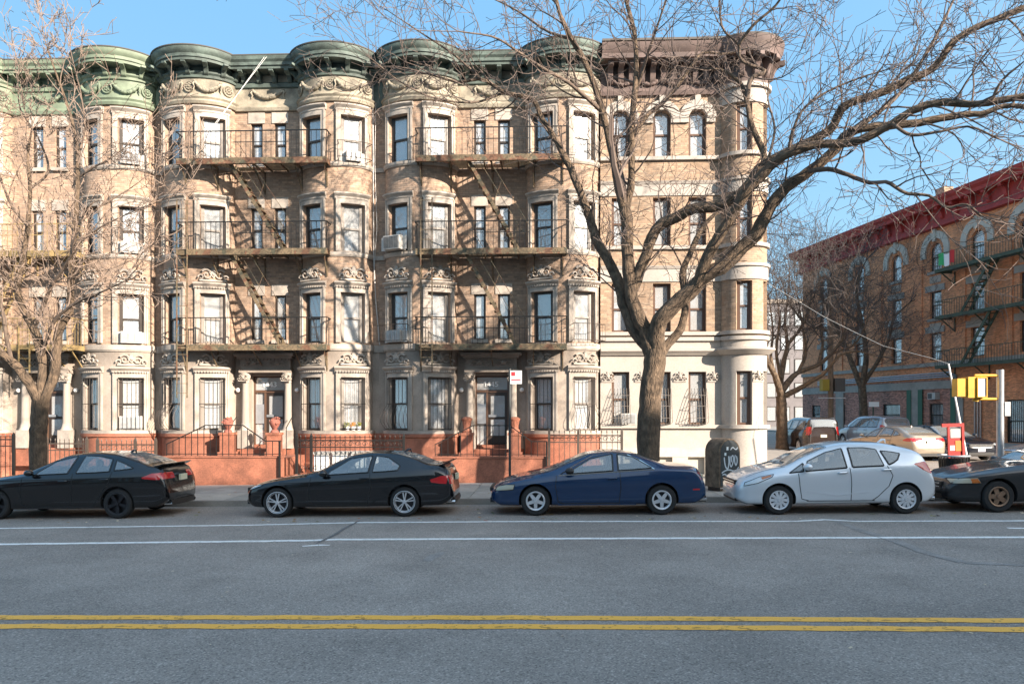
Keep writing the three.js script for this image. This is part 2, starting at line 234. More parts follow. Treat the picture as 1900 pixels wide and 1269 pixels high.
// ---------- windows ----------
// a sash window between two points of a wall path; its frame is the part, panes and blind its pieces
function sashWindow(parent, path, t0, t1, y0, y1, o = {}) {
  const [ax, az, anx, anz] = path.at(t0), [bx, bz, bnx, bnz] = path.at(t1), inset = o.inset ?? .16;
  const A = [ax - anx * inset, az - anz * inset], B = [bx - bnx * inset, bz - bnz * inset], L = Math.hypot(B[0] - A[0], B[1] - A[1]), h = y1 - y0;
  const g = new GB(), f = o.f ?? .06, d = .035;
  g.box(-L / 2 - .03, -L / 2 + f, 0, h, -.05, .05).box(L / 2 - f, L / 2 + .03, 0, h, -.05, .05).box(-L / 2 + f, L / 2 - f, h - f * 1.1, h + .02, -.05, .05).box(-L / 2 + f, L / 2 - f, 0, f * 1.2, -.05, .05);
  const mid = h * (o.mid ?? .5), w = L / 2 - f;
  g.box(-w, w, mid - .03, mid + .03, -.045, d).box(-w, -w + .035, f, mid, -.04, .02).box(w - .035, w, f, mid, -.04, .02).box(-w, -w + .03, mid, h - f, -.01, d + .005).box(w - .03, w, mid, h - f, -.01, d + .005);
  if (o.grid) { for (let i = 1; i < 2; i++) g.box(-.012, .012, mid, h - f, 0, .03); }
  const win = g.build('window', o.sash ?? M.sash, parent, 0);
  win.position.set((A[0] + B[0]) / 2, y0, (A[1] + B[1]) / 2); win.rotation.y = Math.atan2(-(B[1] - A[1]), B[0] - A[0]);
  const glass = M.pane;
  new GB().box(-w + .01, w - .01, mid + .02, h - f, .008, .014).build('pane', glass, win, 0);
  new GB().box(-w + .01, w - .01, f, mid - .02, -.022, -.016).build('pane', glass, win, 0);
  const drop = o.drop ?? 1, yb = h - f - (h - 2 * f) * drop, k = o.k;
  if (k === 'blind' || k === 'shade') { const b = new GB(); b.quad([-w, yb, -.10], [w, yb, -.10], [w, h - f, -.10], [-w, h - f, -.10], [0, yb], [2 * w, yb], [2 * w, h], [0, h]); b.build(k === 'blind' ? 'blind' : 'roller_shade', k === 'blind' ? M.blind : M.shade, win, 0); }
  else if (k === 'curtain' || k === 'split') {
    const half = (x0, x1) => { const c = new GB(), n = 16; for (let i = 0; i < n; i++) { const q = j => { const x = x0 + (x1 - x0) * j / n; return [x, -.13 + .025 * Math.sin(j * 1.9) + .012 * Math.sin(j * 3.7)]; }, [xa, za] = q(i), [xb, zb] = q(i + 1); c.quad([xa, yb, za], [xb, yb, zb], [xb, h - f, zb], [xa, h - f, za]); } c.build('curtain', o.cm ?? M.curtain, win, .9); };
    if (k === 'curtain') half(-w, w); else { half(-w, -w * .25); half(w * .3, w); }
  }
  return win;
}
const scrollGeo = (() => { // relief of paired acanthus scrolls round a centre leaf, 1 m wide
  const g = new GB();
  for (const s of [-1, 1]) { const pts = [], rad = []; for (let i = 0; i <= 26; i++) { const a = i / 26 * 8.5, r = .20 * (1 - i / 30); pts.push([s * (.24 + r * Math.cos(a + .6)), .2 + r * Math.sin(a + .6), .02 + i * .0015]); rad.push(.045 * (1 - i / 40)); } g.tube(pts, rad, 5); 
    const p2 = [], r2 = []; for (let i = 0; i <= 14; i++) { const a = i / 14 * 6, r = .11 * (1 - i / 18); p2.push([s * (.44 + r * Math.cos(a)), .1 + r * Math.sin(a), .02]); r2.push(.03); } g.tube(p2, r2, 5);
    for (let k = 0; k < 5; k++) { const a = .5 + k * .32; g.tube([[0, .1, .02], [s * .1 * Math.cos(a), .12 + .18 * Math.sin(a), .05], [s * .17 * Math.cos(a), .12 + .36 * Math.sin(a), .03]], [.02, .035, .012], 5); } }
  g.add(new THREE.SphereGeometry(.07, 8, 6), mat4(0, .22, .03)); g.box(-.5, .5, -.02, .03, 0, .03); return g.geo(.9);
})();
const swagGeo = (() => { // hanging garland with ribbons, 1 m wide
  const g = new GB(), pts = [], rad = []; for (let i = 0; i <= 24; i++) { const x = -.42 + .84 * i / 24, q = x / .42; pts.push([x, .30 * q * q - .16, .03]); rad.push((.05 + .035 * (1 - q * q)) * (.8 + .4 * hash(i, 3, 7))); } g.tube(pts, rad, 7);
  for (let i = 0; i < 22; i++) { const x = -.36 + .72 * rnd(), q = x / .42; g.add(new THREE.SphereGeometry(rr(.018, .04), 5, 4), mat4(x, .30 * q * q - .16 + rr(-.05, .05), .08)); }
  for (const s of [-1, 1]) { g.tube([[s * .42, .16, .03], [s * .47, .05, .05], [s * .43, -.06, .03], [s * .47, -.17, .02]], [.03, .04, .03, .012], 5); g.add(new THREE.SphereGeometry(.055, 7, 5), mat4(s * .42, .16, .03)); } return g.geo(.9);
})();
const rosetteGeo = (() => { const g = new GB(); g.add(new THREE.TorusGeometry(.17, .035, 6, 18), mat4(0, 0, .02)); for (let k = 0; k < 8; k++) { const a = k * Math.PI / 4; g.add(new THREE.SphereGeometry(.05, 6, 5), mat4(.09 * Math.cos(a), .09 * Math.sin(a), .03)); } g.add(new THREE.SphereGeometry(.05, 6, 5), mat4(0, 0, .05)); return g.geo(.9); })();
function relief(parent, path, t, y, geo, mat, name, sx = 1, sy = 1, out = 0) { const [x, z, nx, nz] = path.at(t), m = new THREE.Mesh(geo, mat); m.name = name; m.position.set(x + nx * out, y, z + nz * out); m.rotation.y = Math.atan2(nx, nz); m.scale.set(sx, sy, 1); m.castShadow = m.receiveShadow = true; parent.add(m); return m; }
const consoleGeo = (() => { const s = new THREE.Shape(); s.moveTo(0, 0); s.lineTo(.5, 0); s.lineTo(.5, -.10); s.quadraticCurveTo(.42, -.16, .36, -.14); s.quadraticCurveTo(.2, -.2, .16, -.42); s.quadraticCurveTo(.14, -.55, .04, -.58); s.lineTo(0, -.58); s.closePath(); const g = new THREE.ExtrudeGeometry(s, { depth: .14, bevelEnabled: true, bevelThickness: .012, bevelSize: .012, bevelSegments: 1, curveSegments: 5 }); g.translate(0, 0, -.07); g.rotateY(-Math.PI / 2); return g; })();

// floor heights of the bow-fronted houses [sill, head]
const FL = [[1.61, 3.34], [4.47, 6.10], [7.43, 8.99], [10.36, 11.87]];
const BA = 1.2, BB = .75;
const TW = [[-1.0, -.275], [.275, 1.0]]; // openings on a bay as angles of the ellipse
function bowBay(b, cx, opt) {
  const P = ellipse(cx, 0, BA, BB), H = Math.PI / 2, open = [], winOpts = opt.win;
  FL.forEach(([s, h]) => TW.forEach(([a, c]) => open.push({ t0: a, t1: c, y0: s, y1: h })));
  const up = new GB(), low = new GB(), base = new GB();
  up.wall(P, -H, H, 4.32, 12.35, .22, open.filter(o => o.y0 > 4)); up.build('brick_bay', opt.brick, b);
  low.wall(P, -H, H, 1.5, 4.32, .24, open.filter(o => o.y0 < 4)); low.build('stone_bay', M.stoneDull, b);
  base.sweep(P, -H, H, [[.05, .0 - .5], [.05, .35], [.09, .4], [.09, .52], [.05, .57], [.05, 1.36], [.10, 1.40], [.10, 1.497], [-.2, 1.497], [-.2, -.5]]); base.build('bay_base', opt.baseMat ?? M.terracotta, b);
  const tr = new GB();
  // belt and sills
  [[4.2, 4.42, .07], [7.27, 7.41, .07], [10.2, 10.34, .07]].forEach(([a, c, d]) => tr.sweep(P, -H, H, [[0, a], [d * .5, a], [d, a + .06], [d, c], [0, c]]));
  tr.sweep(P, -H, H, [[0, 1.5], [.08, 1.5], [.08, 1.6], [0, 1.6]]);
  // architraves and head cornices
  FL.forEach(([s, h], i) => TW.forEach(([a, c]) => {
    const w = .125, dd = i === 0 ? .05 : .06;
    tr.slab(P, a - w, a - .004, s + .003, h + .16, 0, dd).slab(P, c + .004, c + w, s + .003, h + .16, 0, dd).slab(P, a - .004, c + .004, h + .003, h + .16, 0, dd);
    tr.slab(P, a - w, a - w * .62, s + .003, h + .16, dd, dd + .025).slab(P, c + w * .62, c + w, s + .003, h + .16, dd, dd + .025);
    const y = h + .16, big = i < 2;
    tr.sweep(P, a - w - .03, c + w + .03, [[0, y], [.08, y], [.08, y + .06], [.13, y + .10], [.17, y + .14], [.17, y + .18], [0, y + .22]]);
    if (big) { const n = 13; for (let k = 0; k < n; k++) { const t = a - w + (c - a + 2 * w) * (k + .2) / n; tr.slab(P, t, t + (c - a + 2 * w) / n * .55, y + .0, y + .055, .08, .125); } }
  }));
  tr.build('window_trim', M.stone, b, .5);
  FL.forEach(([s, h], i) => TW.forEach(([a, c], k) => {
    sashWindow(b, P, a, c, s, h, winOpts(i, k));
    if (i < 2) relief(b, P, (a + c) / 2, h + .42, scrollGeo, M.stone, 'scroll_ornament', .85, i ? .95 : .85);
  }));
  // frieze and cornice
  const fr = new GB(), Q = ellipse(cx, 0, BA + .26, BB + .62), cor = new GB();
  fr.slab(P, -H, H, 12.35, 13.35, -.2, .03); fr.build('frieze', opt.frieze, b);
  const ml = new GB(), md = new GB(); ml.sweep(P, -H, H, [[.03, 12.3], [.08, 12.3], [.12, 12.38], [.10, 12.44], [.15, 12.5], [.03, 12.55]]); md.sweep(P, -H, H, [[.03, 13.12], [.09, 13.14], [.10, 13.22], [.16, 13.27], [.16, 13.32], [.03, 13.36]]); md.build('frieze_moulding', opt.mould, b); ml.build('frieze_moulding', opt.frieze, b);
  cor.sweep(Q, -H, H, [[-.62, 13.50], [-.06, 13.50], [-.06, 13.58], [-.02, 13.60], [-.02, 13.70], [.04, 13.76], [.07, 13.84], [.07, 13.90], [-.62, 13.94]]); cor.slab(P, -H, H, 13.3, 13.52, -.2, .05); cor.build('cornice', opt.cornice, b, .5);
  const rim = new GB(); rim.sweep(Q, -H, H, [[-.7, 13.935], [.09, 13.905], [.10, 13.935], [-.6, 14.02]]); rim.build('cornice_cap', M.roofing, b);
  for (let k = 0; k < 7; k++) { const t = -1.35 + 2.7 * k / 6; relief(b, P, t, 13.51, consoleGeo, opt.cornice, 'bracket', .9, .52, .03); }
  for (const t of [-.52, .48]) relief(b, P, t, 12.86, swagGeo, opt.frieze, 'garland', .95, .85, .04);
  for (const t of [-1.15, 0, 1.1]) relief(b, P, t, 12.84, rosetteGeo, opt.frieze, 'rosette', .9, .95, .035);
  const rf = new GB(); for (let k = 0; k < 12; k++) { const a = -H + Math.PI * k / 12, c = a + Math.PI / 12, p = Q.at(a), q = Q.at(c); rf.tri([cx, 13.9, -.3], [p[0] - p[2] * .3, 13.93, p[1] - p[3] * .3], [q[0] - q[2] * .3, 13.93, q[1] - q[3] * .3], [0, 0], [0, 1], [1, 1]); } rf.build('roof_cover', M.roofing, b);
}
function recess(b, x0, x1, opt) { // flat wall between two bays with a pair of narrow windows on each floor and the entrance below
  const P = straight(), mid = (x0 + x1) / 2, open = [], c = [mid - .40, mid + .40];
  [[7.62, 9.05], [4.62, 6.12], [10.5, 11.9]].forEach(([s, h]) => c.forEach(x => open.push({ t0: x - .20, t1: x + .20, y0: s, y1: h })));
  const up = new GB(); up.wall(P, x0, x1, 4.32, 12.35, .22, open); up.build('brick_wall', opt.brick, b);
  open.forEach(o => { new GB().box(o.t0 - .08, o.t1 + .08, o.y1 + .002, o.y1 + .36, 0, .03).build('lintel_stone', M.stone, b, 0); new GB().box(o.t0 - .08, o.t1 + .08, o.y0 - .12, o.y0 - .002, 0, .09).build('sill_stone', M.stone, b, 0); });
  new GB().box(x0, x1, 4.2, 4.318, 0, .08).build('belt_course', M.stone, b, 0);
  open.forEach((o, i) => sashWindow(b, P, o.t0, o.t1, o.y0, o.y1, { ...opt.small(i), inset: .14, f: .045 }));
  const fr = new GB(); fr.slab(P, x0, x1, 12.35, 13.5, -.2, .03); fr.build('frieze', opt.frieze, b);
  const md = new GB(); md.sweep(P, x0, x1, [[.03, 12.28], [.09, 12.3], [.12, 12.4], [.08, 12.45], [.03, 12.52]]); { const m2 = new GB(); m2.sweep(P, x0, x1, [[.03, 13.05], [.1, 13.08], [.12, 13.2], [.03, 13.28]]); m2.build('frieze_moulding', opt.mould, b); }
  md.build('frieze_moulding', opt.frieze, b);
  const cor = new GB(); cor.sweep(P, x0, x1, [[-.2, 13.5], [.55, 13.5], [.55, 13.58], [.6, 13.6], [.6, 13.7], [.66, 13.77], [.68, 13.88], [-.2, 13.9]]); cor.build('cornice', opt.cornice, b, .5);
  const rim = new GB(); rim.sweep(P, x0, x1, [[-.3, 13.9], [.69, 13.885], [.70, 13.915], [-.3, 13.96]]); rim.build('cornice_cap', M.roofing, b);
  for (let k = 0; k < 4; k++) relief(b, P, x0 + .35 + (x1 - x0 - .7) * k / 3, 13.5, consoleGeo, opt.cornice, 'bracket', .9, .55, .03);
  relief(b, P, mid, 12.86, swagGeo, opt.frieze, 'garland', 1.2, .8, .04);
}
function shell(b, x0, x1, y0, y1, dep, mat, o = {}) { // back, sides, roof and floors that close a house
  const g = new GB(); g.box(x0, x1, y0, y1, -dep, -dep + .3); if (!o.noL) g.box(x0, x0 + .25, y0, y1, -dep + .3, -.24); if (!o.noR) g.box(x1 - .25, x1, y0, y1, -dep + .3, -.24); g.build('party_wall', mat, b, 0);
  const r = new GB(); r.box(x0 + .26, x1 - .26, y1 - .3, y1 - .02, -dep + .31, -.25); r.build('roof', M.roofing, b, 0);
  const f = new GB(); for (const y of [1.2, 4.2, 7.15, 10.1]) f.box(x0 + .27, x1 - .27, y - .12, y, -dep + .32, -.27); f.box(x0 + .27, x1 - .27, 1.21, y1 - .4, -4.2, -4.1); f.build('floor_slab', M.room, b, 0);
}
function entrance(b, mid, number) { // columned porch, transom with the house number, glazed door
  const w = new GB(), P = straight(), dw = .56, y0 = 1.12, y1 = 3.42;
  w.wall(P, mid - 1.1, mid + 1.1, 1.0, 4.2, .3, [{ t0: mid - dw, t1: mid + dw, y0: 1.0, y1 }]); w.build('entrance_wall', M.stoneDull, b);
  const e = new GB(); e.box(mid - .88, mid + .88, 3.52, 3.62, .003, .34).box(mid - .84, mid + .84, 3.62, 3.98, .003, .28).box(mid - .92, mid + .92, 3.98, 4.06, .003, .40).box(mid - 1.0, mid + 1.0, 4.06, 4.15, .003, .5); for (let k = 0; k < 14; k++) e.box(mid - .84 + k * .121, mid - .78 + k * .121, 3.92, 3.978, .281, .33); e.build('entablature', M.stoneDull, b);
  for (const s of [-1, 1]) {
    const x = mid + s * .72, c = new GB(), prof = [[.2, 1.12], [.2, 1.62], [.17, 1.66], [.145, 1.78], [.125, 1.86], [.12, 2.5], [.11, 3.16], [.13, 3.2], [.12, 3.24], [.19, 3.44], [.2, 3.52]].map(q => new THREE.Vector2(q[0], q[1])); const lg = new THREE.LatheGeometry(prof, 14); c.add(lg, mat4(x, 0, .16)); c.box(x - .2, x + .2, 1.0, 1.6, .003, .36); c.build('column', M.stone, b);
    relief(b, P, x, 3.24, scrollGeo, M.stone, 'capital_leaf', .34, .5, .34);
    relief(b, P, mid + s * .4, 3.72, scrollGeo, M.stoneDull, 'frieze_scroll', .6, .4, .285);
  }
  // frame, door leaf, glass, sidelight, transom
  const f = new GB(); f.box(mid - dw, mid - dw + .05, y0, y1, -.28, -.16).box(mid + dw - .05, mid + dw, y0, y1, -.28, -.16).box(mid - dw + .05, mid + dw - .05, 2.86, 2.95, -.28, -.15).box(mid - .2, mid - .14, y0, 2.86, -.28, -.16).box(mid - dw + .05, mid + dw - .05, y1 - .05, y1, -.28, -.16); f.build('door_frame', M.sashBrown, b, 0);
  const tran = new GB(); tran.box(mid - dw + .05, mid + dw - .05, 2.95, y1 - .05, -.23, -.22); tran.build('transom', M.pane, b, 0);
  const tb = new GB(); tb.box(mid - dw + .05, mid + dw - .05, 2.95, y1 - .05, -.42, -.4); tb.build('lobby_panel', M.curtainTan, b, 0);
  const door = new GB(); door.box(mid - .14, mid - .05, y0 + .02, 2.86, -.25, -.19).box(mid + dw - .14, mid + dw - .05, y0 + .02, 2.86, -.25, -.19).box(mid - .05, mid + dw - .14, 2.76, 2.86, -.25, -.19).box(mid - .05, mid + dw - .14, y0 + .02, y0 + .3, -.25, -.19).box(mid - .05, mid + dw - .14, y0 + .85, y0 + .93, -.25, -.19); const dm = door.build('door', M.woodDoor, b, 0);
  new GB().box(mid - .05, mid + dw - .14, y0 + .3, 2.76, -.225, -.215).build('pane', M.pane, dm, 0); new GB().box(mid - .12, mid + .14, y0 + .92, y0 + 1.0, -.188, -.15).build('push_bar', M.steel, dm, 0);
  const side = new GB(); side.box(mid - dw + .05, mid - .2, y0, 2.86, -.235, -.225); side.build('sidelight', M.pane, b, 0); new GB().box(mid - dw + .06, mid - .21, y0 + .7, y0 + 1.35, -.22, -.17).build('intercom_panel', M.steel, b, 0);
  new GB().box(mid - dw + .05, mid + dw - .05, y0, 2.9, -1.9, -1.88).build('lobby_wall', M.curtainTan, b, 0);
  const tg = new TextGeometry(number, { font, size: .17, depth: .012, curveSegments: 4 }); tg.computeBoundingBox(); tg.translate(-(tg.boundingBox.max.x) / 2, 0, 0); const tm = new THREE.Mesh(tg, M.white); tm.name = 'house_number'; tm.position.set(mid - .05, 3.06, -.21); b.add(tm);
  for (const s of [-1, 1]) { const l = new GB(); l.add(new THREE.SphereGeometry(.075, 12, 8), mat4(mid + s * 1.0, 2.94, .1)); l.box(mid + s * 1.0 - .04, mid + s * 1.0 + .04, 2.9, 2.98, .002, .06); l.build('wall_lamp', M.white, b); }
  const st = new GB(); st.box(mid - .95, mid + .95, .4, 1.0, -.6, .30).box(mid - .56, mid + .56, 1.0, 1.115, -2, -.002); st.build('door_step', M.terracotta, b, 0);
}
const kinds = ['blind', 'curtain', 'shade', 'split', 'blind', null, 'curtain', 'split'];
function house(name, label, pxs, bays, number, opt) { // pxs: [left, right] edges on the wall in the photograph
  const x0 = X(pxs[0]), x1 = X(pxs[1]), b = thing(name, label, 'building', [x0, 0, WALL_Z]), c = bays.map(p => X(p) - x0), W = x1 - x0;
  shell(b, 0, W, -.6, 13.6, 14, M.brick);
  const o = { brick: M.brick, cornice: M.patina, mould: M.patina, frieze: M.patinaCream, ...opt };
  c.forEach((cx, n) => bowBay(b, cx, { ...o, win: (i, k) => o.win(n, i, k) }));
  const P = straight(), seg = (a, d) => { const fl = new GB(), fs = new GB(), fb = new GB(); fl.slab(P, a, d, 4.32, 12.35, -.22, 0); fs.slab(P, a, d, 1.5, 4.32, -.22, -.001); fb.slab(P, a, d, -.6, 1.5, -.22, .03); fl.build('brick_wall', o.brick, b); fs.build('stone_wall', M.stoneDull, b); fb.build('wall_base', M.terracotta, b); const q = new GB(); q.slab(P, a, d, 12.35, 13.5, -.2, .02); q.slab(P, a, d, 13.5, 13.9, -.2, .5); q.build('cornice', o.mould, b); [[4.2, 4.42], [7.27, 7.41], [10.2, 10.34]].forEach(([u, v]) => new GB().slab(P, a, d, u, v, 0, .05).build('belt_course', M.stone, b)); }; 
  seg(0, c[0] - BA); seg(c[c.length - 1] + BA, W);
  for (let n = 0; n < c.length - 1; n++) { recess(b, c[n] + BA, c[n + 1] - BA, o); const mid = (c[n] + c[n + 1]) / 2, g2 = new GB(); if (c[n] + BA < mid - 1.1) new GB().slab(P, c[n] + BA, mid - 1.1, 1.0, 4.2, -.22, 0).build('stone_wall', M.stoneDull, b); if (mid + 1.1 < c[n + 1] - BA) new GB().slab(P, mid + 1.1, c[n + 1] - BA, 1.0, 4.2, -.22, 0).build('stone_wall', M.stoneDull, b); g2.slab(P, c[n] + BA, c[n + 1] - BA, -.6, 1.0, -.22, -.003); g2.build('wall_base', M.terracotta, b); if (number) entrance(b, mid, number); }
  b.userData.c = undefined; delete b.userData.c; return { b, x0, c: c.map(v => v + x0) };
}
const wk = (n, i, k, s) => { const h = hash(n * 7 + i, k + 3, s); return kinds[Math.floor(h * 8)]; };
const hA = house('rowhouse', 'brown brick house with a pale green cornice behind the twiggy bare tree', [-150, 294], [-42, 223], '1441', { cornice: M.greenPaint, mould: M.greenPaint, frieze: M.greenPaint,
  win: (n, i, k) => ({ k: ['curtain', 'curtain', 'split', 'blind'][(i + k) % 4], sky: i === 2 && k === 1, cm: i === 0 ? M.curtainTan : M.curtain, sash: M.sash }), small: i => ({ sky: true }) });
const hB = house('rowhouse', 'brown brick bow-fronted house numbered 1443 above the door', [294, 703], [371, 625], '1443', {
  win: (n, i, k) => [[{ k: 'curtain', cm: M.curtainTan }, { k: 'curtain', sash: M.sashWhite }, { k: 'blind' }, { k: 'blind', sash: M.sashWhite }], [{ k: 'shade', sky: false }, { k: 'blind', sash: M.sashWhite }, { sky: true }, { k: 'blind', sash: M.sashWhite }], [{ k: 'shade' }, { sky: true, sash: M.sashWhite }, { sky: true }, { k: 'curtain', sash: M.sashWhite, drop: .8 }], [{ k: 'shade' }, { k: 'curtain', sash: M.sashWhite }, { sky: true }, { k: 'split', sash: M.sashWhite }]][i][n * 2 + k],
  small: i => i < 2 ? { sky: true } : i < 4 ? { k: i === 3 ? 'blind' : 'shade' } : { k: 'curtain', sky: true } });
const hC = house('rowhouse', 'brown brick bow-fronted house numbered 1445 beside the corner building', [703, 1113], [782, 1044], '1445', {
  win: (n, i, k) => [[{ k: 'shade' }, { k: 'shade', sash: M.sashWhite }, { k: 'shade' }, { k: 'shade', sash: M.sashWhite }], [{ k: 'curtain', drop: .55 }, { k: 'shade', sash: M.sashWhite }, { sky: true }, { k: 'shade', drop: .62, sash: M.sashWhite }], [{ sky: true }, { k: 'split', sash: M.sashWhite }, { sky: true }, { k: 'shade', sash: M.sashWhite, drop: .9 }], [{ sky: true }, { k: 'curtain', sash: M.sashWhite }, { sky: true }, { k: 'shade', sash: M.sashWhite }]][i][n * 2 + k],
  small: i => [{ k: 'split', sky: false }, { sky: true }, { k: 'shade', drop: .5 }, { sky: true }, { sky: true }, { sky: true }][i] });

// ---------- corner building with a round turret ----------
{
  const ZC = -24.75, x0 = X(1113) + .003, b = thing('corner_building', 'tan brick corner building with round turret and arched top windows', 'building', [x0, 0, ZC]);
  const L = p => X(p, ZC) - x0, xt = L(1381), R = (L(1423) - L(1340)) / 2 + .03, T = ellipse(xt, -.1, R, R * .8), P = straight(), xe = xt - R * .96, H = Math.PI / 2;
  const cols = [[1145, 1168], [1212, 1245], [1278, 1311]].map(q => [L(q[0]), L(q[1])]); cols[0][0] = cols[0][1] - (cols[1][1] - cols[1][0]);
  const fl = [[1.80, 3.52], [4.82, 6.40], [7.62, 9.20], [10.52, 11.75]], open = []; fl.forEach(([s, h], i) => cols.forEach(([a, c]) => open.push({ t0: a, t1: c, y0: s, y1: i === 3 ? 12.1 : h })));
  const tw = [[-.50, .18], [.78, 1.3]], tfl = fl.map(([s, h], i) => i === 3 ? [s, 12.05] : [s, h]), topen = []; tfl.forEach(([s, h]) => tw.forEach(([a, c]) => topen.push({ t0: a, t1: c, y0: s, y1: h })));
  const w = new GB(); w.wall(P, 0, xe, 4.55, 12.5, .25, open.filter(o => o.y0 > 4)); w.build('brick_wall', M.brickTan, b);
  const w2 = new GB(); w2.wall(P, 0, xe, 1.05, 4.55, .28, open.filter(o => o.y0 < 4)); w2.build('stone_wall', M.stoneWhite, b);
  const tA = new GB(); tA.wall(T, -H, H, 4.55, 12.5, .22, topen.filter(o => o.y0 > 4)); tA.build('turret_wall', M.brickTan, b); const tB = new GB(); tB.wall(T, -H, H, .2, 4.55, .24, topen.filter(o => o.y0 < 4)); tB.build('turret_base', M.stoneWhite, b);
  const bs = new GB(); bs.box(0, xe, .75, 1.05, -.25, .06).box(0, xe, -.2, .75, -.25, -.1); for (const px of [1145, 1195, 1262, 1322]) bs.box(L(px) - .25, L(px) + .25, -.2, .747, -.099, .05); bs.build('basement_wall', M.whitewash, b);
  const s = new GB();
  s.box(0, xe, 1.68, 1.795, 0, .10); s.sweep(P, 0, xe, [[0, 4.05], [.06, 4.05], [.12, 4.12], [.20, 4.18], [.20, 4.24], [0, 4.28]]); s.box(0, xe, 4.52, 4.64, .0, .09); s.box(0, xe, 4.70, 4.815, 0, .10);
  s.box(0, xe, 6.45, 6.86, 0, .04); s.sweep(P, 0, xe, [[0, 6.863], [.06, 6.863], [.10, 6.95], [0, 6.98]]); s.box(0, xe, 7.50, 7.615, 0, .09); s.box(0, xe, 9.25, 9.62, 0, .04); s.sweep(P, 0, xe, [[0, 9.623], [.06, 9.623], [.10, 9.72], [0, 9.75]]); s.box(0, xe, 10.40, 10.515, 0, .10);
  [[1.68, 1.795, .10], [4.52, 4.64, .08], [4.70, 4.815, .10], [6.45, 6.86, .04], [6.863, 6.95, .10], [7.50, 7.615, .09], [9.25, 9.62, .04], [9.623, 9.72, .10], [10.40, 10.515, .10], [12.08, 12.55, .05], [12.553, 12.68, .14]].forEach(([a, c, d]) => s.slab(T, -H, H, a, c, 0, d)); s.sweep(T, -H, H, [[0, 4.05], [.06, 4.05], [.16, 4.12], [.26, 4.2], [.26, 4.26], [0, 4.29]]);
  s.build('string_course', M.stoneWhite, b);
  // arches of the top floor
  cols.forEach(([a, c], ci) => { const m = (a + c) / 2, r = (c - a) / 2, ys = 11.75, sp = new THREE.Shape(); sp.moveTo(a, ys); sp.lineTo(a, 12.1); sp.lineTo(c, 12.1); sp.lineTo(c, ys); sp.absarc(m, ys, r, 0, Math.PI, false); const g = new GB(); g.add(new THREE.ExtrudeGeometry(sp, { depth: .245, bevelEnabled: false, curveSegments: 14 }), mat4(0, 0, -.247)); g.build('arch_spandrel', M.brickTan, b, .5);
    const ring = new THREE.Shape(); ring.absarc(m, ys, r + .30, 0, Math.PI, false); ring.absarc(m, ys, r + .02, Math.PI, 0, true); const q = new GB(); q.add(new THREE.ExtrudeGeometry(ring, { depth: .06 + ci * .008, bevelEnabled: true, bevelSize: .012, bevelThickness: .02, bevelSegments: 1, curveSegments: 16 }), mat4(0, 0, .004 + ci * .003)); q.box(m - .09, m + .09, ys + r - .02, ys + r + .45, .0, .12); q.box(a - .28, a - .0, ys - .14, ys - .003, 0, .07 + ci * .006).box(c + .0, c + .28, ys - .14, ys - .003, 0, .07 + ci * .006); q.build('stone_arch', M.stoneWhite, b, .5); });
  open.forEach((o, i) => sashWindow(b, P, o.t0, o.t1, o.y0, o.y1, { sash: M.sashBrown, inset: .19, k: i < 3 ? ['split', 'curtain', 'split'][i] : ['curtain', 'split', null][i % 3], sky: i > 2, mid: .48 }));
  topen.forEach((o, i) => sashWindow(b, T, o.t0, o.t1, o.y0, o.y1, { sash: M.sashBrown, inset: .17, k: i === 0 ? 'shade' : ['blind', 'curtain'][i % 2], sky: i > 1 }));
  const cap = [1128, 1190, 1262, 1325].map(p => L(p)); cap.forEach(x => relief(b, P, x, 3.2, scrollGeo, M.stoneWhite, 'capital_ornament', .42, .7, .0)); relief(b, T, .45, 3.2, scrollGeo, M.stoneWhite, 'capital_ornament', .42, .7, .0);
  // maroon cornice
  const c = new GB(), CQ = ellipse(xt, -.1, R + .45, R * .8 + .6); c.slab(P, 0, xe, 12.5, 13.45, -.2, .04); c.sweep(P, 0, xe, [[.04, 12.5], [.10, 12.5], [.14, 12.62], [.04, 12.66]]); c.sweep(P, 0, xe, [[-.2, 13.45], [.7, 13.45], [.7, 13.6], [.78, 13.72], [.82, 13.9], [-.2, 13.95]]); c.slab(T, -H, H, 12.68, 13.45, -.2, .04); c.sweep(CQ, -H, H, [[-.75, 13.46], [-.05, 13.46], [-.03, 13.6], [.04, 13.72], [.08, 13.92], [-.8, 13.97]]); c.build('cornice', M.maroon, b, .5);
  for (let k = 0; k < 11; k++) relief(b, P, .3 + (xe - .5) * k / 10, 13.45, consoleGeo, M.maroon, 'bracket', 1.1, 1, .04); for (let k = 0; k < 6; k++) relief(b, T, -1.3 + 2.6 * k / 5, 13.45, consoleGeo, M.maroon, 'bracket', 1, 1, .04);
  for (let k = 0; k < 4; k++) relief(b, P, .7 + (xe - 1.4) * k / 3, 12.98, swagGeo, M.maroon, 'garland', 1, .8, .045);
  const rim = new GB(); rim.box(0, xe, 13.95, 14.02, -.3, .80); rim.sweep(CQ, -H, H, [[-.9, 13.97], [.08, 13.925], [.08, 13.97], [-.9, 14.04]]); rim.build('cornice_cap', M.roofing, b); const rf = new GB(); for (let k = 0; k < 12; k++) { const a = -H + Math.PI * k / 12, d = a + Math.PI / 12, p = CQ.at(a), q = CQ.at(d); rf.tri([xt, 13.9, -.4], [p[0] - p[2] * .3, 13.95, p[1] - p[3] * .3], [q[0] - q[2] * .3, 13.95, q[1] - q[3] * .3], [0, 0], [0, 1], [1, 1]); } rf.build('roof_cover', M.roofing, b);
  // side wall on the side street with its own windows
  const xs = xt + R - .02, S = straight(xs, -.1, 0, -1), so = []; for (let k = 0; k < 5; k++) fl.forEach(([u, v]) => so.push({ t0: 1.5 + k * 3, t1: 2.4 + k * 3, y0: u, y1: v }));
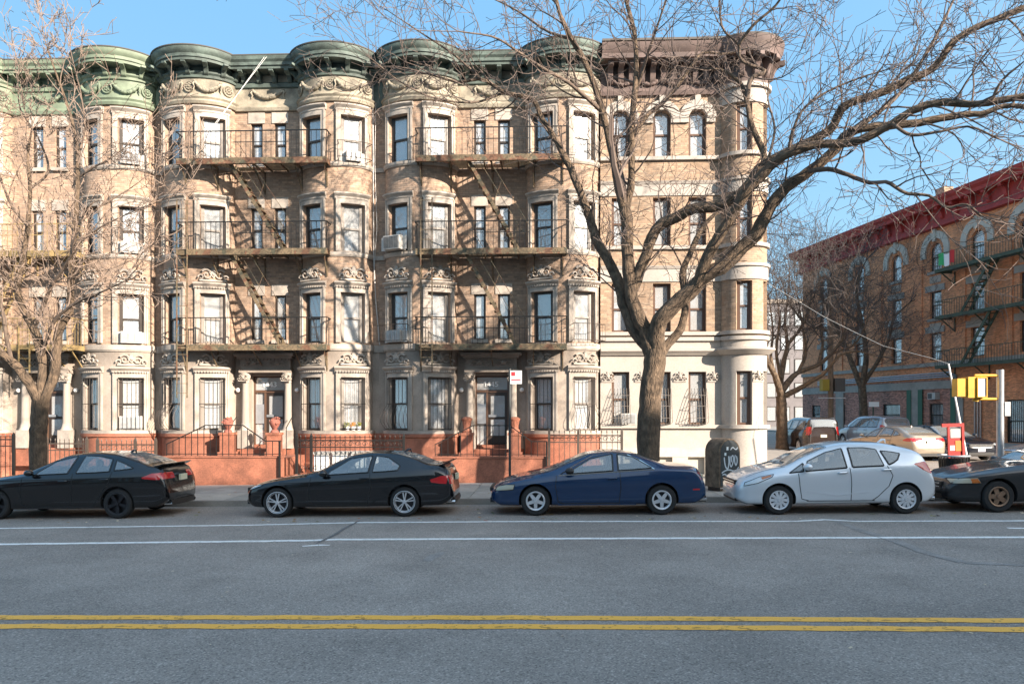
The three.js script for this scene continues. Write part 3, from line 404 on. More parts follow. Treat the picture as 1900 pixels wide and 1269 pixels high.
  const sw = new GB(); sw.wall(S, 0, 19, -.3, 13.5, .25, so); sw.build('side_wall', M.brickTan, b); so.forEach((o, i) => sashWindow(b, S, o.t0, o.t1, o.y0, o.y1, { sash: M.sashBrown, k: ['curtain', 'shade', 'split'][i % 3], inset: .18 }));
  shell(b, 0, xs - .01, -.4, 13.6, 19, M.brickTan, { noR: true });
}

// ---------- fire escapes ----------
function fireEscape(label, H, pxL, pxR, pyLevels, stairs, o = {}) {
  const zF = WALL_Z + 1.27, D = 1.27, xL = X(pxL, zF), xR = X(pxR, zF), g = thing('fire_escape', label, 'fire escape', [xL, 0, WALL_Z]);
  const cl = H.c[0] - xL, cr = H.c[1] - xL, W = xR - xL, mat = o.mat ?? M.escape, dark = mat;
  const dep = x => { for (const c of [cl, cr]) { const q = (x - c) / BA; if (Math.abs(q) < 1) return BB * Math.sqrt(1 - q * q); } return 0; };
  const lv = pyLevels.map(p => Y(p, zF, (pxL + pxR) / 2));
  const st = stairs.map(([a, b]) => [X(a, zF) - xL, X(b, zF) - xL]);
  lv.forEach((y, n) => {
    const bm = new GB(); bm.box(0, W, y - .17, y + .02, D - .03, D).box(0, W, y - .17, y - .155, D - .10, D - .03).box(0, .03, y - .14, y + .02, dep(0) + .02, D - .03).box(W - .03, W, y - .14, y + .02, dep(W) + .02, D - .03);
    for (const x of [.35, W * .34, W * .67, W - .35]) bm.add(new THREE.SphereGeometry(.018, 5, 4), mat4(x, y - .06, D + .004)).add(new THREE.SphereGeometry(.018, 5, 4), mat4(x + .07, y - .06, D + .004));
    const beam = bm.build('platform_beam', mat, g, 0);
    const gr = new GB(), hole = st[n] ? [st[n][0] - .05, st[n][0] + 1.0] : null;
    for (let d = .06; d < D - .06; d += .062) {
      const q = d < BB ? BA * Math.sqrt(1 - (d / BB) * (d / BB)) : 0, a = Math.max(.03, q ? cl + q + .02 : .03), b = Math.min(W - .03, q ? cr - q - .02 : W - .03); if (b - a < .1) continue;
      if (hole && d > .42 && d < 1.08) { if (hole[0] > a) gr.box(a, hole[0], y - .025, y, d - .016, d + .016); gr.box(hole[1], b, y - .025, y, d - .016, d + .016); } else gr.box(a, b, y - .025, y, d - .016, d + .016);
    }
    for (let x = .5; x < W - .1; x += .55) gr.box(x - .02, x + .02, y - .07, y - .026, dep(x) + .03, D - .03);
    gr.build('grating', dark, beam, 0);
    const br = [.12, W * .22, W * .5, W * .78, W - .12]; br.forEach(x => { const b = new GB(), d0 = dep(x) + .01; b.bar([x, y - .10, d0], [x, y - .10, D - .04], .05, .06).bar([x, y - .75, d0 + .02], [x, y - .14, D - .15], .03, .035).bar([x, y - .80, d0 + .01], [x, y - .08, d0 + .01], .05, .03); b.build('bracket', dark, g, 0); });
    // railing
    const r = new GB(), top = y + .88, ends = [[0, 1], [W, -1]];
    r.bar([0, top, D - .02], [W, top, D - .02], .035, .03).bar([W * .38, y + .52, D - .02], [W * .75, y + .52, D - .02], .02, .02);
    for (let x = 0; x <= W + .01; x += W / Math.round(W / .165)) r.box(x - .007, x + .007, y + .02, top, D - .027, D - .013);
    ends.forEach(([x]) => { const d0 = dep(x) + .02; r.bar([x, top, d0], [x, top, D - .02], .03, .03); for (let d = d0 + .1; d < D - .1; d += .16) r.box(x - .007, x + .007, y + .0, top, d - .007, d + .007); r.bar([x, y + .4, D - .02], [x + (x ? -.01 : .01), top, D - .3], .02, .02); });
    r.build('railing', o.dark ?? M.iron, beam, 0);
  });
  st.forEach(([xa, xb], n) => { // stairs between two platforms
    const ya = lv[n] - .02, yb = lv[n + 1], s = new GB(), N = 11; for (const d of [.55, 1.02]) s.bar([xa, ya, d], [xb, yb, d], .02, .11);
    const m = s.build('stair', mat, g, 0); for (let k = 1; k < N; k++) { const t = k / N, x = xa + (xb - xa) * t, y = ya + (yb - ya) * t; new GB().box(x - .11, x + .09, y - .012, y + .012, .565, 1.005).build('tread', dark, m, 0); }
    const h = new GB(); h.tube([[xa + .28, ya + .62, 1.04], [xb + .28, yb + .86, 1.04], [xb + .34, yb + .8, 1.04]], .009, 5).tube([[xa + .16, ya + .28, 1.04], [xb + .16, yb + .5, 1.04]], .008, 5); for (const t of [.1, .5, .9]) { const x = xa + (xb - xa) * t, y = ya + (yb - ya) * t; h.bar([x, y, 1.03], [x + .28, y + .66 + t * .2, 1.04], .012); } h.build('handrail', mat, g);
  });
  if (o.ladder) { const [pa, pb, p0, p1] = o.ladder, xa = X(pa, zF) - xL, xb = X(pb, zF) - xL, y0 = Y(p1, zF), y1 = Y(p0, zF), l = new GB(), d = D + .05; for (const x of [xa, xb]) l.box(x - .018, x + .018, y0, y1, d, d + .03); for (let y = y0 + .15; y < y1; y += .31) l.bar([xa, y, d + .015], [xb, y, d + .015], .018); l.box(xa - .03, xb + .03, lv[lv.length - 1] - .12, lv[lv.length - 1] - .06, D - .0, d); l.build('drop_ladder', mat, g, 0); }
  if (o.ties) { const t = new GB(); for (const [pa, ya, pb, yb] of o.ties) { const A = onZ(pa, ya, WALL_Z + .66), B = onZ(pb, yb, zF); t.tube([[A[0] - xL, A[1], .66], [B[0] - xL, B[1], D - .02]], .006, 5); } t.build('tie_rod', M.white, g); }
  return g;
}
fireEscape('rusty fire escape with pale tie rods to the cornice, above door 1443', hB, 325, 605, [293, 462, 640], [[418, 521], [418, 515]], { ladder: [329, 348, 366, 738], ties: [[495, 104, 384, 246], [491, 104, 388, 246]] });
fireEscape('rusty fire escape beside the big tree, above door 1445', hC, 770, 1052, [287, 461, 639], [[866, 962], [861, 957]], { ladder: [781, 802, 366, 690] });
fireEscape('yellow painted fire escape behind the twiggy bare tree', hA, -90, 132, [466, 641], [[30, -50]], { mat: M.escapeYellow, dark: M.escapeYellow, ladder: [36, 56, 600, 690] });

// ---------- security grilles, window units, pots ----------
const worldHouse = (H, n) => ({ P: ellipse(H.c[n], WALL_Z, BA, BB), b: H.b });
function grille(H, n, k, belly, mat = M.iron) { // part of the house, bars over a ground-floor window
  const b = H.b, P = ellipse(H.c[n] - H.x0, 0, BA, BB), [t0, t1] = TW[k], [s, h] = FL[0], g = new GB(), N = 7, out = y => { if (!belly) return .085; const q = (y - s) / (h - s); return q < .48 ? .09 + .30 * Math.sin(Math.PI * Math.min(1, q / .48)) * (1.15 - q) : .085; };
  const at = (t, y) => { const [x, z, nx, nz] = P.at(t), o = out(y); return [x + nx * o, y, z + nz * o]; };
  for (let i = 0; i < N; i++) { const t = t0 + (t1 - t0) * (i + .15) / (N - .7), pts = []; const M2 = belly ? 14 : 2; for (let j = 0; j < M2; j++) pts.push(at(t, s + .03 + (h - s - .06) * j / (M2 - 1))); g.tube(pts, .0085, 4); }
  for (const q of belly ? [.02, .5, .97] : [.03, .5, .97]) { const pts = []; for (let j = 0; j <= 6; j++) pts.push(at(t0 + (t1 - t0) * j / 6, s + (h - s) * q)); g.tube(pts, .011, 4); }
  for (const t of [t0, t1]) for (const q of [.03, .97]) { const [x, z, nx, nz] = P.at(t); g.bar([x, s + (h - s) * q, z], at(t, s + (h - s) * q), .02); }
  g.build('window_grille', mat, b, .8);
}
[[hA, 1, 0, 0], [hA, 1, 1, 0], [hB, 0, 0, 1], [hB, 0, 1, 0], [hB, 1, 0, 0], [hB, 1, 1, 0], [hC, 0, 0, 1], [hC, 0, 1, 0], [hC, 1, 0, 0], [hC, 1, 1, 1]].forEach(([H, n, k, be]) => grille(H, n, k, be, be ? M.ironBrown : M.iron));
function acUnit(P, t, y, label, o = {}) {
  const [x, z, nx, nz] = P.at(t), w = o.w ?? .56, h = o.h ?? .38, d = .42, out = o.out ?? .16, g = thing('air_conditioner', label, 'air conditioner', [x + nx * (out - d / 2 + .02), y, z + nz * (out - d / 2 + .02)], 'window air conditioners'); g.rotation.y = Math.atan2(nx, nz);
  new GB().box(-w / 2, w / 2, 0, h, -d / 2, d / 2 - .02).build('casing', M.plastic, g, 0); const f = new GB(); for (let i = 0; i < 3; i++) f.box(-w / 2 + .03 + i * (w - .04) / 3, -w / 2 + (i + 1) * (w - .04) / 3, .04, h - .04, d / 2 - .019, d / 2 - .006); f.build('coil_grille', o.dark ? M.plasticDark : M.steel, g, 0); const l = new GB(); for (let i = 0; i < 9; i++) l.box(-w / 2 + .03, w / 2 - .03, .05 + i * (h - .1) / 9, .058 + i * (h - .1) / 9, d / 2 - .006, d / 2); l.build('louvre', M.plastic, g, 0);
  new GB().box(-w / 2 - .2, -w / 2 - .003, 0, h, -.02, .0).build('side_panel', M.plastic, g, 0); new GB().box(w / 2 + .003, w / 2 + .16, 0, h, -.02, .0).build('side_panel', M.plastic, g, 0); return g;
}
{ const e = (H, n) => ellipse(H.c[n], WALL_Z, BA, BB), tm = k => (TW[k][0] + TW[k][1]) / 2;
  acUnit(e(hA, 1), tm(1) - .03, FL[3][0] + .005, 'white window air conditioner in the top floor bay beneath the pale green cornice');
  acUnit(e(hA, 1), tm(1) - .03, FL[2][0] + .005, 'white window air conditioner one floor below the top of the green-corniced house');
  acUnit(e(hA, 1), tm(1), FL[1][0] + .005, 'white air conditioner with side panels in the second floor bay behind the twiggy tree', { w: .62 });
  acUnit(e(hA, 1), tm(1) - .02, FL[0][0] + .005, 'large grey air conditioner behind bars in a ground floor bay', { w: .68, h: .46, out: .03 });
  acUnit(e(hB, 1), tm(1) - .02, FL[3][0] + .005, 'small air conditioner in the top floor bay of house 1443', { w: .48, h: .32 });
  acUnit(e(hC, 0), tm(0) + .02, FL[2][0] + .02, 'white air conditioner with black coil grille jutting from third floor bay of house 1445', { dark: true, w: .62, h: .44, out: .36 });
  acUnit(e(hC, 0), tm(0) + .02, FL[1][0] + .005, 'grey air conditioner under a small balcony rail on the second floor of house 1445', { w: .52, out: .24 });
  acUnit(straight(0, -24.75), X(1166, -24.75), 1.805, 'white air conditioner behind basket bars in the corner building', { w: .5, h: .36, out: .10 });
}
// little guard rails in front of second floor and top windows
function guard(H, n, k, fi, mat) { const P = ellipse(H.c[n] - H.x0, 0, BA, BB), [t0, t1] = TW[k], s = FL[fi][0], g = new GB(), at = (t, y, o) => { const [x, z, nx, nz] = P.at(t); return [x + nx * o, y, z + nz * o]; }; for (const y of [s + .03, s + .55]) { const pts = []; for (let j = 0; j <= 6; j++) pts.push(at(t0 - .05 + (t1 - t0 + .1) * j / 6, y, .42)); g.tube(pts, .01, 4); for (const t of [t0 - .05, t1 + .05]) g.bar(at(t, y, .0), at(t, y, .42), .018); } for (let j = 0; j <= 8; j++) { const t = t0 - .05 + (t1 - t0 + .1) * j / 8; g.bar(at(t, s + .03, .42), at(t, s + .55, .42), .012); } g.build('window_guard', mat, H.b, 0); }
guard(hC, 0, 0, 1, M.ironBrown); guard(hC, 1, 1, 1, M.ironBrown); guard(hB, 1, 1, 3, M.ironBrown); guard(hB, 0, 0, 3, M.iron); guard(hA, 1, 1, 3, M.ironBrown);
{ // basket grilles on the corner building
  const zc = -24.75, b = scene.getObjectByName('corner_building'), x0 = b.position.x;
  [[1145, 1168], [1212, 1245], [1278, 1311]].forEach(([p, q], i) => { let a = X(p, zc) - x0, c = X(q, zc) - x0; if (!i) a = c - (X(1245, zc) - X(1212, zc)); const g = new GB(), y0 = 1.83, y1 = 2.98, out = y => { const k = (y - y0) / (y1 - y0); return .02 + .36 * Math.pow(1 - k, .8) * Math.min(1, .35 + k * 9); }; for (let n = 0; n < 7; n++) { const x = a + (c - a) * n / 6, pts = []; for (let j = 0; j <= 12; j++) { const y = y0 + (y1 - y0) * Math.pow(j / 12, 1.5); pts.push([x, y, out(y)]); } g.tube(pts, .009, 4); } for (const y of [2.02, 2.4, 2.75]) { g.bar([a, y, out(y)], [c, y, out(y)], .012); g.bar([a, y, 0], [a, y, out(y)], .012); g.bar([c, y, 0], [c, y, out(y)], .012); } for (let n = 0; n < 6; n++) g.bar([a + (c - a) * n / 6, y0, .02], [a + (c - a) * (n + .5) / 6, y0, .13], .02); g.build('window_grille', std({ color: lin(.16, .14, .12), roughness: .6 }), b, .8); });
}
// flower pots on a sill of 1443
{ const P = ellipse(hB.c[1], WALL_Z, BA, BB); [.45, .62, .8].forEach((t, i) => { const [x, z, nx, nz] = P.at(t), g = thing('flower_pot', ['round pot of yellow green leaves on the sill of house 1443', 'white pot of orange flowers on the sill of house 1443', 'small white pot with sparse leaves on the sill of house 1443'][i], 'flower pot', [x + nx * .0, FL[0][0] + .003, z + nz * .0], 'potted plants on a ground floor sill'); new GB().add(new THREE.LatheGeometry([[0, 0], [.06, 0], [.08, .13], [.07, .13], [.06, .1], [0, .1]].map(q => new THREE.Vector2(...q)), 12)).build('pot', M.white, g); const f = new GB(); for (let k = 0; k < 46; k++) { const a = rr(0, 6.28), r = rr(.0, .1), y = rr(.1, .26), s = rr(.015, .03); f.quad([r * Math.cos(a) - s, y, r * Math.sin(a)], [r * Math.cos(a), y - s, r * Math.sin(a) + s], [r * Math.cos(a) + s, y, r * Math.sin(a)], [r * Math.cos(a), y + s, r * Math.sin(a) - s]); } f.build('leaves', i === 1 ? std({ color: lin(.5, .22, .05) }) : std({ color: lin(.2, .2, .05) }), g, 0); }); }
// downpipe and cables between 1443 and 1445
{ const g = new GB(), xo = hB.x0, q = (px, py, d) => { const p = onZ(px, py, WALL_Z + d); return [p[0] - xo, p[1], d]; }; g.tube([q(691, 110, .10), q(692, 300, .10), q(693, 480, .09), q(697, 560, .09), q(704, 640, .09)], .022, 6).tube([q(697, 190, .12), q(695, 300, .12), q(699, 420, .13), q(694, 500, .12)], .012, 5); g.build('downpipe', M.plastic, hB.b); }

// ---------- stoops, railings and fences ----------
const FZ = -22.2;
function stoop(label, pxa, pxb, pxDoor, pedestals, statue) {
  const xa = X(pxa, FZ), xb = X(pxb, FZ), W = xb - xa, gy = walkY(xa), o = thing('stoop', label, 'stoop', [xa, gy, FZ]), top = .84 - gy, xd = X(pxDoor) - xa, T = new GB();
  T.box(0, W, -.3, top, -.26, 0); T.box(-.02, W + .02, top + .002, top + .05, -.29, .03); T.build('front_wall', M.terracotta, o, 0);
  const l0 = xd - 1.25, L = new GB(); L.box(l0, W - .01, -.3, top - .03, -2.45, -.27); L.build('landing', M.terracotta, o, 0);
  const n = 4, run = l0 / n; for (let k = 0; k < n; k++) new GB().box(run * k + .003, run * (k + 1), -.3, (top - .03) * (k + 1) / (n + 1), -1.6, -.27).build('step', M.terracotta, o, 0);
  pedestals.forEach(px => { const x = X(px, -23.9) - xa, z = -1.75, p = new GB(), y0 = top - .03; p.box(x - .24, x + .24, y0, y0 + .12, z - .24, z + .24).box(x - .19, x + .19, y0 + .12, y0 + .66, z - .19, z + .19).box(x - .22, x + .22, y0 + .66, y0 + .74, z - .22, z + .22); const pm = p.build('pedestal', M.terracotta, o, 0);
    const s = new GB(); if (statue) { s.add(new THREE.LatheGeometry([[0, 0], [.14, 0], [.12, .06], [.07, .1], [.13, .2], [.17, .3], [.15, .4], [.08, .47], [0, .5]].map(q => new THREE.Vector2(...q)), 12), mat4(x, y0 + .74, z)); for (let k = 0; k < 40; k++) s.add(new THREE.SphereGeometry(rr(.025, .05), 5, 4), mat4(x + rr(-.13, .13), y0 + 1.0 + rr(-.02, .22), z + rr(-.13, .13))); s.build('pineapple_finial', std({ map: mottle(128, [.52, .32, .27], .5, 5, 39, .5) }), pm); } else { s.add(new THREE.LatheGeometry([[.16, 0], [.17, .08], [.12, .14], [.15, .36], [.19, .44], [.1, .5], [0, .51]].map(q => new THREE.Vector2(...q)), 10), mat4(x, y0 + .74, z)); s.build('carved_cap', M.terracotta, pm); } });
  const s2 = new GB(); s2.box(xd - .7, xd + .7, top - .03, 1.0 - gy, -2.46, -2.05); s2.build('step', M.terracotta, o, 0);
  // iron railing on the front wall
  const r = new GB(), base = top + .05, pts = [[.05, base + .35], [.35 * W, base + .35 + .57], [.67 * W, base + .92], [.86 * W, base + .45], [W - .02, base + .45]], yr = x => { for (let i = 0; i < pts.length - 1; i++) if (x <= pts[i + 1][0]) { const t = (x - pts[i][0]) / (pts[i + 1][0] - pts[i][0]); return pts[i][1] + (pts[i + 1][1] - pts[i][1]) * t; } return pts[pts.length - 1][1]; };
  for (let i = 0; i < pts.length - 1; i++) r.bar([pts[i][0], pts[i][1], -.06], [pts[i + 1][0], pts[i + 1][1], -.06], .025, .03); for (let x = .06; x < W; x += .19) r.box(x - .009, x + .009, base - .02, yr(x), -.069, -.051); r.bar([.05, base + .06, -.06], [W - .03, base + .06, -.06], .02); r.box(W - .05, W - .0, -.2 + .2, base + .46, .032, .08); r.build('railing', M.iron, o, 0);
  const h2 = new GB(); for (const s of [-.95, .95]) { h2.tube([[xd + s, top + .85, -1.7], [xd + s * .98, top + 1.2, -2.35]], .016, 5).tube([[xd + s, top - .03, -1.72], [xd + s, top + .86, -1.72]], .014, 5); } h2.build('door_rail', M.iron, o);
  return o;
}
stoop('terracotta painted stoop with urn finials in front of door 1443', 303, 521, 499, [421, 508], true);
stoop('terracotta painted stoop with carved posts in front of door 1445', 803, 1016, 912, [866, 955], false);
function fence(label, pxa, pxb, z, posts, o = {}) {
  const xa = X(pxa, z), xb = X(pxb, z), W = xb - xa, gy = walkY((xa + xb) / 2) - .005, h = o.h ?? 1.35, f = thing('iron_fence', label, 'fence', [xa, gy, z]), g = new GB();
  g.bar([0, h - .05, 0], [W, h - .05, 0], .03, .035).bar([0, h - .25, 0], [W, h - .25, 0], .03, .03).bar([0, .12, 0], [W, .12, 0], .03, .03); g.build('rail', o.mat ?? M.iron, f, 0);
  const n = Math.round(W / .15); for (let i = 1; i < n; i++) { const x = W * i / n, p = new GB(); p.box(x - .008, x + .008, 0.0, h + .02, -.008, .008); p.tube([[x, h + .02, 0], [x, h + .06, 0], [x, h + .12, 0]], [.008, .02, .002], 4); p.build('picket', o.mat ?? M.iron, f, 0); }
  if (o.scroll) { const s = new GB(); for (let x = .1; x < W - .1; x += .21) { const pts = []; for (let i = 0; i <= 14; i++) { const a = i / 14 * 7.5, r = .085 * (1 - i / 20); pts.push([x + .09 + r * Math.cos(a), h - .15 + r * Math.sin(a), 0]); } s.tube(pts, .009, 4); if (o.low) { const p2 = pts.map(v => [v[0], v[1] - .72, v[2]]), p3 = pts.map(v => [v[0], v[1] - .95, v[2]]); s.tube(p2, .009, 4); s.tube(p3, .009, 4); } } s.build('scrollwork', o.mat ?? M.iron, f, .8); }
  posts.forEach(px => { const x = X(px, z) - xa; new GB().box(x - .035, x + .035, 0, h + .08, -.035, .035).add(new THREE.ConeGeometry(.05, .1, 4), mat4(x, h + .13, 0, Math.PI / 4)).build('post', o.mat ?? M.iron, f, 0); });
  return f;
}
fence('black iron fence with scrollwork in front of the white bins', 548, 751, FZ, [550, 577, 749], { scroll: true, low: true });
fence('brown iron fence meeting the corner building beside stoop 1445', 1018, 1156, FZ, [1019, 1073, 1154], { scroll: true, mat: M.ironBrown, h: 1.42 });
fence('iron picket fence behind the twiggy tree and dark sedan', 84, 162, FZ, [86, 160], { mat: M.ironBrown });
fence('ornate bronze coloured iron gate in front of the barred ground floor bay', 178, 290, FZ, [180, 250, 288], { scroll: true, mat: M.ironBrown, h: 1.3 });
fence('dark pointed iron fence at the base of the green-corniced house', -60, 26, FZ, [-10, 24], { h: 1.5 });
for (let i = 0; i < 4; i++) { const x = X(600 + i * 34, -22.9), g = thing('refuse_bin', 'white plastic bin with a grey lid standing behind the scrollwork fence', 'bin', [x, walkY(x) - .01, -22.9], 'bins behind the iron fence'); new GB().box(-.22, .22, 0, .88, -.25, .25).build('bin_body', M.white, g, 0); new GB().box(-.24, .24, .882, .95, -.28, .28).build('lid', M.plastic, g, 0); }

// ---------- cars ----------
const paint = (r, g, b, o = {}) => phys({ color: lin(r, g, b), roughness: .2, metalness: .05, specularIntensity: .6, clearcoat: 1, clearcoatRoughness: .03, ...o });
const CM = { glass: phys({ color: lin(.62, .66, .67), roughness: .015, metalness: .32, transmission: 1, thickness: 0, ior: 1.6 }), rubber: std({ color: lin(.018, .018, .018), roughness: .85 }), trim: std({ color: lin(.01, .01, .01), roughness: .5 }), chrome: std({ color: lin(.7, .7, .7), roughness: .15, metalness: 1 }), alloy: std({ color: lin(.62, .63, .65), roughness: .3, metalness: .4 }), alloyDark: std({ color: lin(.04, .04, .045), roughness: .35, metalness: .7 }), bronze: std({ color: lin(.28, .18, .12), roughness: .5, metalness: .6 }), hub: std({ color: lin(.6, .61, .63), roughness: .4, metalness: .2 }), red: phys({ color: lin(.45, .012, .015), roughness: .15, clearcoat: 1 }), amber: phys({ color: lin(.5, .13, .02), roughness: .2, clearcoat: 1 }), lens: phys({ color: lin(.55, .56, .56), roughness: .12, metalness: .3, clearcoat: 1 }), lensOld: phys({ color: lin(.42, .38, .28), roughness: .35, clearcoat: .5 }), plate: std({ color: lin(.65, .62, .45), roughness: .5 }), plateWhite: std({ color: lin(.6, .58, .66), roughness: .5 }), cabin: std({ color: lin(.10, .10, .10), roughness: .9 }), seat: std({ color: lin(.06, .06, .065), roughness: .9 }), well: std({ color: lin(.006, .006, .006), roughness: 1 }) };
function curve(pts) { // smooth monotone-ish interpolation of [x, y] points
  const n = pts.length, m = pts.map((p, i) => { if (i === 0) return (pts[1][1] - p[1]) / (pts[1][0] - p[0]); if (i === n - 1) return (p[1] - pts[i - 1][1]) / (p[0] - pts[i - 1][0]); const a = (p[1] - pts[i - 1][1]) / (p[0] - pts[i - 1][0]), b = (pts[i + 1][1] - p[1]) / (pts[i + 1][0] - p[0]); return a * b <= 0 ? 0 : 2 * a * b / (a + b); });
  return x => { if (x <= pts[0][0]) return pts[0][1]; if (x >= pts[n - 1][0]) return pts[n - 1][1]; let i = 0; while (x > pts[i + 1][0]) i++; const h = pts[i + 1][0] - pts[i][0], t = (x - pts[i][0]) / h, t2 = t * t, t3 = t2 * t; return (2 * t3 - 3 * t2 + 1) * pts[i][1] + (t3 - 2 * t2 + t) * h * m[i] + (-2 * t3 + 3 * t2) * pts[i + 1][1] + (t3 - t2) * h * m[i + 1]; };
}
const ev = new Evaluator(); ev.useGroups = true;
function carShape(s) {
  const T = curve(s.top), S = curve(s.belt), B = curve(s.bottom ?? [[0, .30], [.25, .20], [s.L - .3, .22], [s.L, .36]]), hw = s.W / 2;
  const Wp = curve(s.plan ?? [[0, hw * .62], [.06, hw * .76], [.2, hw * .88], [.5, hw * .965], [1.0, hw], [s.L - 1.0, hw], [s.L - .45, hw * .96], [s.L - .15, hw * .88], [s.L - .03, hw * .78], [s.L, hw * .68]]);
  const Rw = curve(s.roofW ?? [[0, .55 * hw], [s.ws[0], hw * .80], [s.ws[1], hw * .67], [s.ws[2], hw * .66], [s.ws[3], hw * .76], [s.L, hw * .6]]);
  const memo = new Map(), section = x => { const key = Math.round(x * 400); let v = memo.get(key); if (!v) memo.set(key, v = section0(key / 400)); return v; };
  const section0 = x => {
    const b = B(x), sh = Math.max(S(x), b + .1), t = Math.max(T(x), sh + .015), w = Wp(x), r = Math.min(Rw(x), w * .86), h = sh - b, c = t - sh;
    const P = [[w * .78, b], [w * .94, b + .03], [w * .975, b + h * .18], [w * .985, b + h * .42], [w, b + h * .66], [w * .99, b + h * .86], [w * .955, sh], [w * .955 + (r - w * .955) * .42, sh + c * .42], [r + (w * .955 - r) * .12, sh + c * .80], [r * .90, sh + c * .945], [r * .62, sh + c * .985], [r * .3, t], [0, t + .004]];
    const V = P.map(q => new THREE.Vector3(q[0], q[1], 0)), cv = new THREE.CatmullRomCurve3(V, false, 'centripetal'); return cv.getPoints(40).map(v => [Math.max(0, v.x), v.y]);
  };
  return { section, sideZ: (x, y) => { const p = section(x); for (let i = 1; i < p.length; i++) if (p[i][1] >= y && i > 3) { const a = p[i - 1], b = p[i], t = (y - a[1]) / Math.max(1e-5, b[1] - a[1]); return a[0] + (b[0] - a[0]) * Math.max(0, Math.min(1, t)); } return 0; },
    topY: (x, z) => { const p = section(x); z = Math.abs(z); for (let i = p.length - 1; i > 0; i--) if (p[i - 1][0] >= z) { const a = p[i], b = p[i - 1], t = (z - a[0]) / Math.max(1e-5, b[0] - a[0]); return a[1] + (b[1] - a[1]) * t; } return p[0][1]; }, frontX: null };
}
const bodyCache = new Map();
